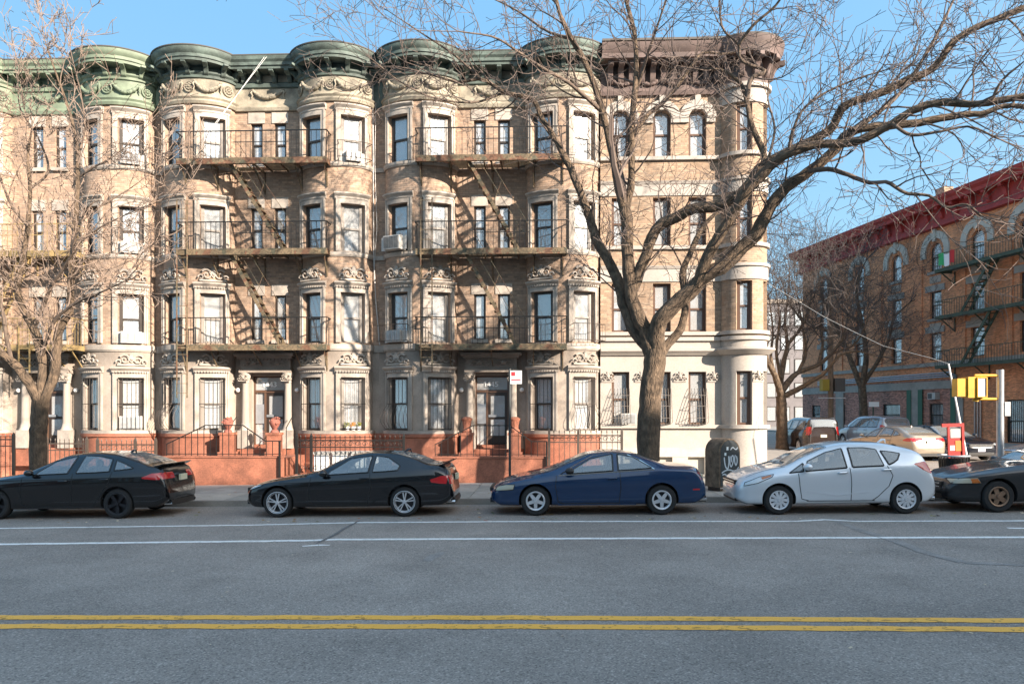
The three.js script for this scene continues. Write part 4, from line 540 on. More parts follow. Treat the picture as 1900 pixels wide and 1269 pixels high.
function makeCar(name, label, s, mat, pos, o = {}) {
  const c = thing(name, label, 'car', pos, o.group), sh = carShape(s), R = s.R;
  if (!bodyCache.has(s)) {
    const xs = []; const N = 84; for (let i = 0; i <= N; i++) { const t = i / N; xs.push(s.L * (t - .11 * Math.sin(2 * Math.PI * t) / Math.PI * .9)); }
    const P = [], idx = []; let n = 0; xs.forEach(x => { const h = sh.section(x), ring = [...h.map(q => [x, q[1], q[0]]), ...h.slice(0, -1).reverse().map(q => [x, q[1], -q[0]])]; n = ring.length; ring.forEach(v => P.push(...v)); });
    for (let i = 0; i < N; i++) for (let k = 0; k < n; k++) { const a = i * n + k, b = i * n + (k + 1) % n, d = a + n, e = b + n; idx.push(a, d, b, b, d, e); }
    for (const [i, f] of [[0, 0], [N, 1]]) { const ci = P.length / 3; const h = sh.section(xs[i]); P.push(xs[i] + (f ? .015 : -.015), (h[0][1] + h[h.length - 1][1]) / 2, 0); for (let k = 0; k < n; k++) { const a = i * n + k, b = i * n + (k + 1) % n; f ? idx.push(a, ci, b) : idx.push(b, ci, a); } }
    const g = new THREE.BufferGeometry(); g.setAttribute('position', new THREE.Float32BufferAttribute(P, 3)); g.setIndex(idx); g.computeVertexNormals(); g.setAttribute('uv', new THREE.Float32BufferAttribute(new Float32Array(P.length / 3 * 2), 2));
    let br = new Brush(g, mat); br.updateMatrixWorld();
    s.wheels.forEach(wx => [-1, 1].forEach(d => { const cy = new THREE.CylinderGeometry(R * 1.13, R * 1.13, .5, 36); cy.rotateX(Math.PI / 2); const q = new Brush(cy, CM.well); q.position.set(wx, R + .015, d * (s.W / 2 - .02)); q.updateMatrixWorld(); br = ev.evaluate(br, q, SUBTRACTION); }));
    { // hollow cabin, then openings for the side windows, windshield and rear window
      const cx0 = s.ws[0] + .12, cx1 = s.ws[3] - .1, NC = 30, CP = [], CI = []; let cn = 0;
      for (let i = 0; i <= NC; i++) { const x = cx0 + (cx1 - cx0) * i / NC, h = sh.section(x), top = h[h.length - 1][1] - .05, out = []; for (let k = 0; k <= 12; k++) { const y = .42 + (top - .42) * Math.sin(k / 12 * Math.PI / 2); const zz = Math.max(.05, (k === 12 ? .0 : Math.min(sh.sideZ(x, Math.min(y + .03, top + .03)) - .055, s.W / 2 - .09))); out.push([zz * (k === 12 ? 0 : 1), y]); } const ring = [...out.map(q => [x, q[1], q[0]]), ...out.slice(0, -1).reverse().map(q => [x, q[1], -q[0]])]; cn = ring.length; ring.forEach(v => CP.push(...v)); }
      for (let i = 0; i < NC; i++) for (let k = 0; k < cn; k++) { const a = i * cn + k, b = i * cn + (k + 1) % cn, d = a + cn, e = b + cn; CI.push(a, d, b, b, d, e); }
      for (const [i, f] of [[0, 0], [NC, 1]]) { const ci = CP.length / 3, x = cx0 + (cx1 - cx0) * i / NC; CP.push(x, .6, 0); for (let k = 0; k < cn; k++) { const a = i * cn + k, b = i * cn + (k + 1) % cn; f ? CI.push(a, ci, b) : CI.push(b, ci, a); } }
      const cg = new THREE.BufferGeometry(); cg.setAttribute('position', new THREE.Float32BufferAttribute(CP, 3)); cg.setIndex(CI); cg.computeVertexNormals(); cg.setAttribute('uv', new THREE.Float32BufferAttribute(new Float32Array(CP.length / 3 * 2), 2));
      const cut = (g, z = 0) => { const q = new Brush(g, CM.cabin); q.position.z = z; q.updateMatrixWorld(); br = ev.evaluate(br, q, SUBTRACTION); };
      cut(cg);
      s.win.forEach(([b, t]) => { const P2 = new THREE.Shape([...b.map(p => new THREE.Vector2(p[0], p[1])), ...[...t].reverse().map(p => new THREE.Vector2(p[0], p[1]))]); cut(new THREE.ExtrudeGeometry(P2, { depth: s.W + .6, bevelEnabled: false }), -(s.W + .6) / 2); });
      const glassCut = (x0, x1, w0, w1, y0) => { const P2 = new THREE.Shape([[x0, -w0], [x1, -w1], [x1, w1], [x0, w0]].map(p => new THREE.Vector2(p[0], p[1]))), g = new THREE.ExtrudeGeometry(P2, { depth: 2, bevelEnabled: false }); g.rotateX(-Math.PI / 2); g.translate(0, y0, 0); cut(g); };
      glassCut(s.ws[0] + .14, s.ws[1] - .03, (s.wsW?.[0] ?? s.W * .40) - .05, (s.wsW?.[1] ?? s.W * .325) - .03, sh.topY(s.ws[0] + .14, 0) - .03);
      if (s.rw) glassCut(s.rw[0] + .03, s.rw[1] - .04, s.W * .31 - .03, s.W * .36 - .06, sh.topY(s.rw[1] - .04, 0) - .02);
    }
    bodyCache.set(s, br.geometry);
  }
  const body = new THREE.Mesh(bodyCache.get(s), [mat, CM.well, ...Array(12).fill(CM.cabin)]); body.name = 'body'; c.add(body);
  const patch = (bot, top, off, sd, nu = 14, nv = 6) => { const g = new GB(), lerp = (A, t) => { const f = t * (A.length - 1), i = Math.min(A.length - 2, Math.floor(f)), k = f - i; return [A[i][0] + (A[i + 1][0] - A[i][0]) * k, A[i][1] + (A[i + 1][1] - A[i][1]) * k]; }; const at = (u, v) => { const a = lerp(bot, u), b = lerp(top, u), x = a[0] + (b[0] - a[0]) * v, y = a[1] + (b[1] - a[1]) * v; return [x, y, sd * (sh.sideZ(x, y) + off)]; }; for (let i = 0; i < nu; i++) for (let j = 0; j < nv; j++) g.quad(at(i / nu, j / nv), at((i + 1) / nu, j / nv), at((i + 1) / nu, (j + 1) / nv), at(i / nu, (j + 1) / nv)); return g; };
  const strip = (pts, w, off, sd) => { const g = new GB(); for (let i = 0; i < pts.length - 1; i++) { const n = 6; for (let k = 0; k < n; k++) { const q = t => { const x = pts[i][0] + (pts[i + 1][0] - pts[i][0]) * t, y = pts[i][1] + (pts[i + 1][1] - pts[i][1]) * t; return [x, y, sd * (sh.sideZ(x, y) + off)]; }; g.bar(q(k / n), q((k + 1) / n), w, .006, new THREE.Vector3(0, 0, 1)); } } return g; };
  const topPatch = (x0, x1, w0, w1, off, nu = 14, nv = 8, bow = 0) => { const g = new GB(), at = (u, v) => { const w = w0 + (w1 - w0) * v, z = u * w, x = x0 + (x1 - x0) * v + bow * (1 - u * u) * (1 - v) ; return [x, sh.topY(x, z) + off, z]; }; for (let i = 0; i < nu; i++) for (let j = 0; j < nv; j++) { const u0 = -1 + 2 * i / nu, u1 = -1 + 2 * (i + 1) / nu; g.quad(at(u0, j / nv), at(u1, j / nv), at(u1, (j + 1) / nv), at(u0, (j + 1) / nv)); } return g; };
  for (const sd of [1, -1]) {
    s.win.forEach(([b, t]) => { const loop = [...b, ...[...t].reverse(), b[0]]; strip(loop, .035, .004, sd).build('window_surround', CM.trim, c, 0); });
    s.win.forEach(([b, t]) => patch(b, t, .007, sd).build('side_window', CM.glass, c, .9));
    s.seams?.forEach(p => strip(p, .013, .001, sd).build('door_seam', CM.trim, c, 0));
    if (s.crease) strip(s.crease, .012, .004, sd).build('side_crease', mat, c, 0);
    s.handles?.forEach(([x, y]) => { const z = sh.sideZ(x, y), g = new GB(); g.tube([[x - .1, y, sd * (z + .005)], [x - .07, y + .008, sd * (z + .03)], [x + .07, y + .012, sd * (z + .03)], [x + .1, y + .01, sd * (z + .005)]], [.012, .016, .016, .012], 6); g.build('door_handle', o.handle ?? mat, c); });
    s.headlights?.forEach(([b, t]) => { patch(b, t, .006, sd, 10, 5).build('headlight', o.lens ?? CM.lens, c, .9); strip([...b, ...[...t].reverse(), b[0]], .014, .006, sd).build('headlight_rim', CM.trim, c, 0); }); s.blinkers?.forEach(([b, t]) => patch(b, t, .009, sd, 5, 3).build('blinker', CM.amber, c, .9));
    s.tails?.forEach(([b, t]) => patch(b, t, .006, sd, 10, 5).build('tail_light', CM.red, c, .9));
    if (s.mirror) { const [x, y] = s.mirror, z = sh.sideZ(x, y), g = new GB(); const e = new THREE.SphereGeometry(1, 14, 10); const m = new THREE.Matrix4().makeScale(.095, .07, .10); m.setPosition(x - .02, y + .07, sd * (z + .13)); g.add(e, m); g.bar([x, y, sd * (z - .01)], [x - .01, y + .04, sd * (z + .08)], .05, .04); g.build('wing_mirror', o.mirror ?? mat, c, 1.2); }
    s.wheels.forEach(wx => wheel(c, wx, R, sd, s, o));
    if (s.chrome) strip(s.chrome, .018, .008, sd).build('chrome_strip', o.chromeMat ?? CM.chrome, c, 0);
    if (s.sill) strip(s.sill, .035, .004, sd).build('sill_moulding', o.sillMat ?? mat, c, 0);
  }
  { // seats, dashboard and steering wheel
    const x1 = s.ws[1] + .28, x2 = Math.min(s.ws[3] - .75, x1 + .95), seat = (x, z, w) => { const g = new GB(); g.box(x - .35, x + .12, .42, .56, z - w, z + w); const m = g.build('seat', CM.seat, c, 0); const bk = new GB(); bk.add(new THREE.BoxGeometry(.14, .6, w * 1.9, 1, 1, 1), new THREE.Matrix4().makeRotationZ(-.28).setPosition(x + .2, .82, z)); bk.build('seat_back', CM.seat, m, 0); const hr = new THREE.SphereGeometry(1, 12, 8); hr.scale(.06, .10, .13); for (const zz of w > .4 ? [-.35, .35] : [0]) new GB().add(hr, mat4(x + .30, Math.min(1.17, sh.topY(x + .3, 0) - .13), z + zz)).build('headrest', CM.seat, m, 1); };
    seat(x1, .36, .24); seat(x1, -.36, .24); seat(x2, 0, .58); const dx = s.ws[0] + .42; new GB().add(new THREE.BoxGeometry(.4, .16, s.W * .74), mat4(dx, Math.min(sh.topY(s.ws[0] + .25, .6), .98) - .13, 0)).build('dashboard', CM.seat, c, 0); const tw = new THREE.TorusGeometry(.18, .016, 8, 24); tw.rotateY(Math.PI / 2 - .35); new GB().add(tw, mat4(dx + .33, .90, .36)).build('steering_wheel', CM.seat, c, 1);
  }
  topPatch(s.ws[0], s.ws[1], s.wsW?.[0] ?? s.W * .40, s.wsW?.[1] ?? s.W * .325, .006, 16, 10, -.10).build('windshield', CM.glass, c, .9);
  if (s.rw) topPatch(s.rw[0], s.rw[1], s.W * .31, s.W * .36, .006, 16, 8).build('rear_window', CM.glass, c, .9);
  const hs = new GB(); for (const sd of [-1, 1]) { for (let i = 0; i < 8; i++) { const q = t => { const x = s.hood[0] + (s.hood[1] - s.hood[0]) * t, z = sd * s.W * (.36 + .05 * t); return [x, sh.topY(x, z) + .001, z]; }; hs.bar(q(i / 8), q((i + 1) / 8), .008, .004); } } hs.build('bonnet_seam', CM.trim, c, 0);
  const xf = s.nose ?? .0, fr = new GB(); fr.box(xf - .012, xf + .1, s.grille[0], s.grille[1], -s.W * .29, s.W * .29); for (let i = 0; i < 3; i++) { const y = s.grille[0] + (s.grille[1] - s.grille[0]) * (i + .5) / 3; fr.box(xf - .02, xf + .02, y - .008, y + .008, -s.W * .28, s.W * .28); } fr.build('grille', o.grilleMat ?? CM.trim, c, 0); const gb = new GB(); for (let i = 0; i < 2; i++) { const y = s.grille[0] + (s.grille[1] - s.grille[0]) * (i + .5) / 2; gb.box(xf - .032, xf - .02, y - .008, y + .008, -s.W * .27, s.W * .27); } gb.build('grille_bar', CM.chrome, c, 0);
  new GB().box(xf - .015, xf + .12, .26, .36, -s.W * .3, s.W * .3).build('lower_intake', CM.trim, c, 0);
  if (o.frontPlate) new GB().box(xf - .03, xf + .005, .40, .53, -.15, .15).build('license_plate', o.frontPlate, c, 0);
  const xr = s.L; new GB().box(xr - .02, xr + .03, s.plateY - .065, s.plateY + .065, -.15, .15).build('license_plate', o.rearPlate ?? CM.plate, c, 0);
  new GB().box(xr - .25, xr + .012, .24, .36, -s.W * .3, s.W * .3).build('rear_valance', CM.trim, c, 0);
  s.rear?.forEach(([y0, y1, z0, z1]) => { for (const sd of [-1, 1]) { const g = new GB(), n = 8; const xAt = (y, z) => { for (let x = s.L; x > s.L - 1.2; x -= .015) { const q = sh.section(x); if (sh.sideZ(x, y) >= Math.abs(z) && q[q.length - 1][1] >= y) return x + .012; } return s.L - .6; }; for (let i = 0; i < n; i++) for (let j = 0; j < 3; j++) { const Z = k => z0 + (z1 - z0) * k / n, Yy = k => y0 + (y1 - y0) * k / 3, v = (a, b) => [xAt(Yy(b), Z(a)), Yy(b), sd * Z(a)]; g.quad(v(i, j), v(i + 1, j), v(i + 1, j + 1), v(i, j + 1)); } g.build('tail_light', CM.red, c, .9); } });
  if (s.spoiler) { const [x, y, w] = s.spoiler, g = new GB(); const pr = new THREE.Shape(); pr.moveTo(-.12, 0); pr.quadraticCurveTo(-.02, .03, .12, .075); pr.lineTo(.13, .06); pr.quadraticCurveTo(.02, 0, -.02, -.01); pr.closePath(); const eg = new THREE.ExtrudeGeometry(pr, { depth: w * 2, bevelEnabled: false }); eg.translate(0, 0, -w); g.add(eg, mat4(x, y, 0)); g.build('boot_spoiler', mat, c, .6); }
  if (s.antenna) { const [x, y] = s.antenna, g = new GB(); g.tube([[x - .1, y - .01, 0], [x + .02, y + .06, 0], [x + .07, y + .065, 0], [x + .09, y - .01, 0]], [.01, .03, .022, .01], 6); g.build('roof_antenna', mat, c); }
  for (const z of [-s.W * .3, s.W * .3]) new GB().tube([[xr - .3, .29, z], [xr + .02, .29, z]], .035, 10).build('exhaust', CM.chrome, c);
  c.rotation.z = Math.atan(GRADE); if (o.turn !== undefined) c.rotation.set(0, o.turn, 0); return c;
}
function wheel(c, wx, R, sd, s, o) {
  const w = .205, zo = s.W / 2 - .03, g = new GB(), pr = [[R * .66, -w / 2], [R * .9, -w / 2], [R * .97, -w / 2 + .02], [R, -w / 2 + .05], [R, w / 2 - .05], [R * .97, w / 2 - .02], [R * .9, w / 2], [R * .66, w / 2]].map(q => new THREE.Vector2(q[0], q[1])), lg = new THREE.LatheGeometry(pr, 40); lg.rotateX(Math.PI / 2); g.add(lg, mat4(wx, R, sd * (zo - w / 2)));
  const t = g.build('wheel', CM.rubber, c, .7), rm = new GB(), zf = sd * (zo - .005), rr_ = (o.rim ?? .68) * R, st = o.wheel ?? 'star';
  const ring = new THREE.LatheGeometry([[rr_ * 1.0, -.10], [rr_ * 1.03, 0], [rr_ * .98, .008], [rr_ * .86, -.002], [rr_ * .82, -.10]].map(q => new THREE.Vector2(...q)), 36); ring.rotateX(sd > 0 ? Math.PI / 2 : -Math.PI / 2); rm.add(ring, mat4(wx, R, zf));
  const spoke = (a, w0, w1, z0, z1) => { const ca = Math.cos(a), sa = Math.sin(a), f = (r, q, z) => [wx + ca * r - sa * q, R + sa * r + ca * q, zf + sd * z], r1 = rr_ * .92, r0 = .04; for (const [d0, d1] of [[z0, z1]]) { rm.quad(f(r0, -w0, d0), f(r1, -w1, d1), f(r1, w1, d1), f(r0, w0, d0)); rm.quad(f(r0, -w0, d0), f(r1, -w1, d1), f(r1, -w1, d1 - .03), f(r0, -w0, d0 - .03)); rm.quad(f(r0, w0, d0), f(r1, w1, d1), f(r1, w1, d1 - .03), f(r0, w0, d0 - .03)); } };
  if (st === 'twin') for (let k = 0; k < 5; k++) for (const e of [-.17, .17]) spoke(k * 1.2566 + .3 + e, .010, .013, -.006, -.008); else if (st === 'cover') { for (let k = 0; k < 10; k++) spoke(k * .6283, .02, .036, .004, -.004); } else if (st === 'fat') for (let k = 0; k < 5; k++) spoke(k * 1.2566 + .6, .05, .045, -.015, -.02); else if (st === 'split') for (let k = 0; k < 5; k++) for (const e of [-.10, .10]) spoke(k * 1.2566 + .95 + e, .022, .018, -.012, -.01); else for (let k = 0; k < 5; k++) spoke(k * 1.2566 + .95, .04, .03, -.005, -.012);
  const cap = new THREE.CylinderGeometry(.035, .045, .03, 16); cap.rotateX(Math.PI / 2); rm.add(cap, mat4(wx, R, zf + sd * -.002)); rm.build('rim', o.rimMat ?? CM.alloy, t, .5);
  const bk = new THREE.CircleGeometry(rr_ * .9, 28); if (sd < 0) bk.rotateY(Math.PI); const bg = new GB(); bg.add(bk, mat4(wx, R, zf - sd * .09)); bg.build('brake_disc', CM.alloyDark, t, 0);
}
// bodies measured from the photograph: x from nose to tail, heights over the road
const hatch = { L: 4.14, W: 1.70, R: .305, wheels: [.84, 3.44], top: [[0, .60], [.06, .72], [.2, .82], [.55, .93], [.98, 1.02], [1.5, 1.27], [1.95, 1.43], [2.4, 1.49], [3.0, 1.475], [3.5, 1.38], [3.8, 1.27], [3.98, .98], [4.1, .78], [4.14, .6]], belt: [[0, .56], [.2, .70], [.9, .84], [1.6, .90], [3.0, 1.0], [3.6, 1.02], [3.95, .92], [4.14, .58]], ws: [.92, 1.92, 3.3, 3.9], rw: [3.55, 3.9], hood: [.2, 1.0], grille: [.56, .70], nose: .02, plateY: .72,
  win: [[[[1.40, .90], [2.0, .945], [2.24, .965]], [[1.47, 1.10], [1.85, 1.27], [2.20, 1.355]]], [[[2.36, .975], [2.7, .99], [2.99, 1.0]], [[2.33, 1.365], [2.65, 1.365], [2.90, 1.33]]], [[[3.10, 1.02], [3.2, 1.06], [3.3, 1.12]], [[2.99, 1.30], [3.2, 1.275], [3.38, 1.24]]], [[[1.06, .865], [1.35, .895]], [[1.08, .875], [1.37, 1.06]]]],
  rim: [[[[1.02, .855], [1.6, .90], [2.25, .95], [3.03, .985], [3.15, 1.02], [3.4, 1.20]], [[1.05, .87], [1.5, 1.14], [2.0, 1.35], [2.4, 1.39], [2.95, 1.35], [3.42, 1.25]]]],
  seams: [[[1.24, .86], [1.26, .6], [1.3, .33], [1.45, .29]], [[2.30, .97], [2.32, .6], [2.31, .29]], [[3.06, 1.0], [3.16, .8], [3.08, .58], [2.85, .36], [2.75, .29]], [[1.4, .285], [2.8, .285]]], crease: [[1.3, .50], [2.0, .40], [2.7, .47]], handles: [[2.14, .86], [3.04, .915]], headlights: [[[[.14, .60], [.4, .66], [.70, .79]], [[.16, .67], [.45, .79], [.74, .845]]]], blinkers: [[[[.5, .735], [.68, .80]], [[.48, .785], [.70, .83]]]], tails: [[[[3.62, 1.03], [3.82, .90], [3.99, .82]], [[3.66, 1.05], [3.86, 1.08], [3.985, 1.0]]]], mirror: [1.42, .93], rear: [[.84, 1.02, .5, .72]], antenna: [3.3, 1.45] };
const coupeBlue = { L: 4.62, W: 1.78, R: .315, wheels: [.97, 3.64], top: [[0, .50], [.08, .62], [.35, .74], [.8, .85], [1.25, .945], [1.7, 1.13], [2.15, 1.305], [2.6, 1.355], [3.0, 1.31], [3.4, 1.18], [3.8, 1.045], [4.2, 1.015], [4.42, .98], [4.55, .74], [4.62, .5]], belt: [[0, .48], [.3, .66], [1.0, .79], [1.5, .85], [2.6, .91], [3.5, .96], [4.3, .93], [4.55, .70], [4.62, .48]], ws: [1.2, 2.12, 2.95, 3.75], rw: [3.08, 3.74], hood: [.2, 1.25], grille: [.50, .58], nose: 0, plateY: .72,
  win: [[[[1.66, .875], [2.1, .905], [2.62, .935]], [[1.72, .93], [2.15, 1.18], [2.62, 1.275]]], [[[2.73, .94], [3.0, .955], [3.42, .985]], [[2.73, 1.275], [3.05, 1.215], [3.43, .995]]]], rim: [[[[1.48, .855], [2.1, .895], [2.7, .93], [3.5, .97]], [[1.5, .87], [2.1, 1.20], [2.68, 1.31], [3.52, .985]]]],
  chrome: [[1.46, .85], [2.1, .885], [2.7, .92], [3.5, .965], [3.2, 1.16], [2.95, 1.27], [2.6, 1.315], [2.2, 1.255], [1.8, 1.05], [1.5, .87]], seams: [[[1.42, .85], [1.40, .6], [1.45, .3], [1.55, .26]], [[2.76, .93], [2.78, .6], [2.74, .27]], [[1.5, .26], [2.75, .26]]], handles: [[2.6, .78]], headlights: [[[[.1, .53], [.35, .545], [.5, .56]], [[.16, .62], [.35, .665], [.53, .665]]]], tails: [[[[4.30, .515], [4.45, .515]], [[4.3, .545], [4.45, .545]]]], mirror: [1.72, .88], rear: [[.72, .88, .4, .78]], sill: [[1.45, .235], [3.1, .235]] };
const coupeBlack = { L: 4.56, W: 1.78, R: .32, wheels: [.76, 3.52], top: [[0, .52], [.05, .63], [.2, .70], [.6, .81], [1.2, .90], [1.6, .98], [2.0, 1.18], [2.4, 1.335], [2.85, 1.385], [3.3, 1.355], [3.7, 1.25], [4.05, 1.11], [4.35, 1.08], [4.48, .95], [4.54, .7], [4.56, .5]], belt: [[0, .5], [.2, .65], [.8, .78], [1.5, .85], [2.5, .91], [3.4, .965], [4.1, .99], [4.45, .86], [4.56, .5]], ws: [1.52, 2.36, 3.2, 4.05], rw: [3.28, 4.02], hood: [.15, 1.55], grille: [.50, .62], nose: 0, plateY: .80,
  win: [[[[1.86, .90], [2.3, .925], [2.74, .95]], [[1.92, .98], [2.35, 1.235], [2.80, 1.29]]], [[[2.84, .955], [3.1, .965], [3.38, .99]], [[2.88, 1.29], [3.15, 1.25], [3.42, 1.08]]]], rim: [[[[1.72, .875], [2.3, .905], [3.42, .965]], [[1.78, .90], [2.4, 1.29], [3.5, 1.07]]]],
  seams: [[[1.50, .86], [1.45, .6], [1.48, .34], [1.6, .27]], [[2.78, .95], [2.80, .6], [2.72, .28]], [[1.55, .26], [2.75, .26]]], handles: [[2.66, .83]], headlights: [[[[.1, .58], [.28, .64], [.42, .69]], [[.12, .66], [.28, .695], [.42, .705]]]], tails: [[[[4.10, .73], [4.3, .70], [4.42, .69]], [[4.08, .79], [4.3, .86], [4.46, .87]]]], mirror: [1.82, .88], rear: [[.68, .86, .38, .74]], sill: [[1.4, .34], [2.3, .36], [2.9, .44]], spoiler: [4.36, 1.085, .66], antenna: [3.45, 1.34], crease: [[.8, .73], [1.8, .77], [3.0, .82], [4.0, .86]] };
const sedan = { L: 4.66, W: 1.80, R: .325, wheels: [.88, 3.615], top: [[0, .58], [.06, .70], [.25, .79], [.8, .91], [1.4, .99], [1.9, 1.20], [2.4, 1.39], [2.95, 1.44], [3.4, 1.41], [3.9, 1.28], [4.25, 1.14], [4.5, 1.08], [4.6, .9], [4.66, .6]], belt: [[0, .55], [.25, .72], [1.0, .86], [1.6, .92], [2.8, .97], [3.8, 1.0], [4.4, .98], [4.6, .8], [4.66, .55]], ws: [1.36, 2.36, 3.35, 4.2], rw: [3.45, 4.16], hood: [.15, 1.4], grille: [.58, .70], nose: 0, plateY: .84,
  win: [[[[1.78, .955], [2.1, .97], [2.50, .985]], [[1.84, 1.02], [2.15, 1.24], [2.62, 1.345]]], [[[2.70, .99], [3.1, 1.0], [3.44, 1.02]], [[2.80, 1.355], [3.1, 1.345], [3.42, 1.28]]], [[[3.54, 1.04], [3.7, 1.05], [3.92, 1.075]], [[3.52, 1.25], [3.7, 1.19], [3.94, 1.085]]]], rim: [[[[1.62, .93], [2.6, .965], [3.5, 1.0], [4.0, 1.06]], [[1.66, .95], [2.4, 1.36], [3.2, 1.375], [4.02, 1.075]]]],
  seams: [[[1.50, .92], [1.46, .6], [1.5, .33], [1.62, .28]], [[2.62, .985], [2.62, .6], [2.58, .29]], [[3.5, 1.02], [3.45, .8], [3.2, .45], [3.1, .3]], [[1.6, .27], [3.1, .27]]], crease: [[1.0, .84], [2.4, .87], [4.2, .90]], handles: [[2.42, .82], [3.34, .85]], headlights: [[[[.1, .63], [.4, .70], [.62, .76]], [[.1, .70], [.4, .78], [.64, .79]]]], tails: [[[[4.18, .86], [4.36, .84], [4.52, .83]], [[4.16, .89], [4.36, .97], [4.56, .98]]]], mirror: [1.74, .95], rear: [[.84, .98, .3, .8]], sill: [[1.5, .24], [3.1, .26]], spoiler: [4.42, 1.10, .66], antenna: [3.5, 1.38] };
const muscle = { L: 4.65, W: 1.86, R: .33, wheels: [.98, 3.55], top: [[0, .52], [.05, .66], [.25, .76], [.7, .86], [1.3, .95], [1.75, 1.0], [2.2, 1.2], [2.6, 1.34], [3.0, 1.36], [3.4, 1.25], [3.8, 1.08], [4.4, 1.02], [4.58, .8], [4.65, .5]], belt: [[0, .5], [.2, .68], [.8, .80], [1.6, .88], [2.6, .93], [3.6, .98], [4.4, .95], [4.65, .5]], ws: [1.66, 2.55, 3.05, 3.8], rw: [3.15, 3.8], hood: [.15, 1.7], grille: [.48, .62], nose: 0, plateY: .7,
  plan: [[0, .68], [.08, .78], [.3, .87], [.9, .93], [3.6, .93], [4.4, .86], [4.65, .66]], win: [[[[2.08, .945], [2.6, .96], [2.95, .97]], [[2.12, 1.0], [2.5, 1.21], [2.92, 1.26]]]], rim: [[[[1.95, .915], [3.0, .955]], [[2.0, .95], [2.98, 1.29]]]], seams: [[[1.66, .88], [1.62, .6], [1.66, .3]]], headlights: [[[[.09, .60], [.3, .605], [.62, .61]], [[.1, .69], [.3, .715], [.56, .73]]]], blinkers: [[[[.44, .615], [.6, .62]], [[.42, .70], [.55, .71]]]], tails: [[[[4.3, .7], [4.5, .7]], [[4.3, .85], [4.5, .84]]]], mirror: [2.02, .92], handles: [[2.9, .8]] };
const van = { L: 4.9, W: 1.95, R: .34, wheels: [.9, 3.85], top: [[0, .7], [.08, .85], [.3, .96], [.9, 1.1], [1.5, 1.5], [2.0, 1.72], [2.6, 1.78], [4.2, 1.76], [4.6, 1.68], [4.78, 1.3], [4.86, .95], [4.9, .7]], belt: [[0, .66], [.3, .88], [1.0, 1.02], [2, 1.07], [4.3, 1.09], [4.75, 1.02], [4.9, .68]], ws: [.95, 1.95, 4.2, 4.7], rw: [4.62, 4.78], hood: [.2, 1.0], grille: [.62, .8], nose: 0, plateY: .85, win: [[[[1.55, 1.13], [2.1, 1.14], [2.45, 1.14]], [[1.7, 1.3], [2.1, 1.58], [2.45, 1.6]]], [[[2.55, 1.14], [3.4, 1.15]], [[2.55, 1.61], [3.4, 1.61]]], [[[3.5, 1.15], [4.35, 1.16]], [[3.5, 1.61], [4.3, 1.58]]]], rim: [[[[1.4, 1.1], [4.45, 1.12]], [[1.75, 1.63], [4.4, 1.63]]]], seams: [[[2.5, 1.1], [2.5, .4]], [[3.45, 1.1], [3.45, .4]], [[1.5, 1.05], [1.5, .4]]], headlights: [[[[.15, .78], [.5, .85]], [[.15, .88], [.55, .95]]]], tails: [[[[4.6, .95], [4.78, .95]], [[4.55, 1.3], [4.72, 1.3]]]], mirror: [1.5, 1.1], handles: [[2.35, .98], [3.3, 1.0]], rear: [[.9, 1.25, .7, .86]] };
const CZ = -16.0; // near side of the parked row
function parked(name, label, s, mat, pxWheel, o) { const x = X(pxWheel, CZ) - s.wheels[o?.ref ?? 0], z = CZ - s.W / 2 + (o?.dz ?? 0); return makeCar(name, label, s, mat, [x, roadY(x) + .002, z], o); }
parked('parked_sedan', 'glossy black four-door sedan with boot spoiler parked behind the twiggy tree', sedan, paint(.006, .006, .007), 215, { ref: 1, wheel: 'split', rimMat: CM.alloyDark, rim: .76, group: 'cars parked along the kerb' });
parked('parked_coupe', 'black two-door coupe with bright twin-spoke wheels', coupeBlack, paint(.005, .006, .008), 513, { wheel: 'twin', rim: .74, group: 'cars parked along the kerb' });
parked('parked_coupe', 'dark blue two-door coupe with chrome window line under the big tree', coupeBlue, paint(.006, .030, .085), 994, { wheel: 'star', rim: .64, lens: CM.lensOld, mirror: CM.trim, surround: CM.trim, group: 'cars parked along the kerb' });
parked('parked_hatchback', 'silver four-door hatchback with a dented front door', hatch, paint(.70, .73, .76, { metalness: .35, roughness: .3 }), 1445, { wheel: 'cover', rimMat: CM.hub, rim: .66, frontPlate: CM.plateWhite, handle: CM.chrome, dz: .1, group: 'cars parked along the kerb' });
parked('parked_coupe', 'scuffed black coupe with bronze wheels nosed up to the silver hatchback', muscle, paint(.008, .009, .011, { roughness: .5, clearcoatRoughness: .12 }), 1857, { wheel: 'fat', rimMat: CM.bronze, rim: .62, lens: CM.lensOld, group: 'cars parked along the kerb' });
// cars in the side street
const gAt = (px, z) => { const x = X(px, z); return [x, roadY(x) + .002, z]; };
const S2 = 'cars parked in the side street';
function away(name, label, s, mat, pxRear, z, turn, o) { const dx = Math.cos(turn), dz = -Math.sin(turn), x = X(pxRear, z) - s.L * dx, zz = z - s.L * dz; return makeCar(name, label, s, mat, [x, roadY(x) + .002, zz], { turn, group: S2, wheel: 'star', ...o }); } // placed by the middle of its near end
const sedanPlain = { ...sedan, spoiler: null }, suv = { ...van, L: 4.7 };
away('parked_suv', 'dark brown sport utility vehicle with a pale rear window past the turret', suv, paint(.035, .026, .024), 1529, -38, -Math.PI / 2 + .03);
away('parked_minivan', 'silver grey minivan with dark side windows parked behind the gold sedan', van, paint(.33, .34, .37, { metalness: .4 }), 1668, -41, -Math.PI / 2 + .12);
away('parked_sedan', 'gold sedan with red tail lights lit by the sun', sedanPlain, paint(.36, .30, .23, { metalness: .4 }), 1727, -31, -Math.PI / 2 + .22, { rearPlate: CM.white });
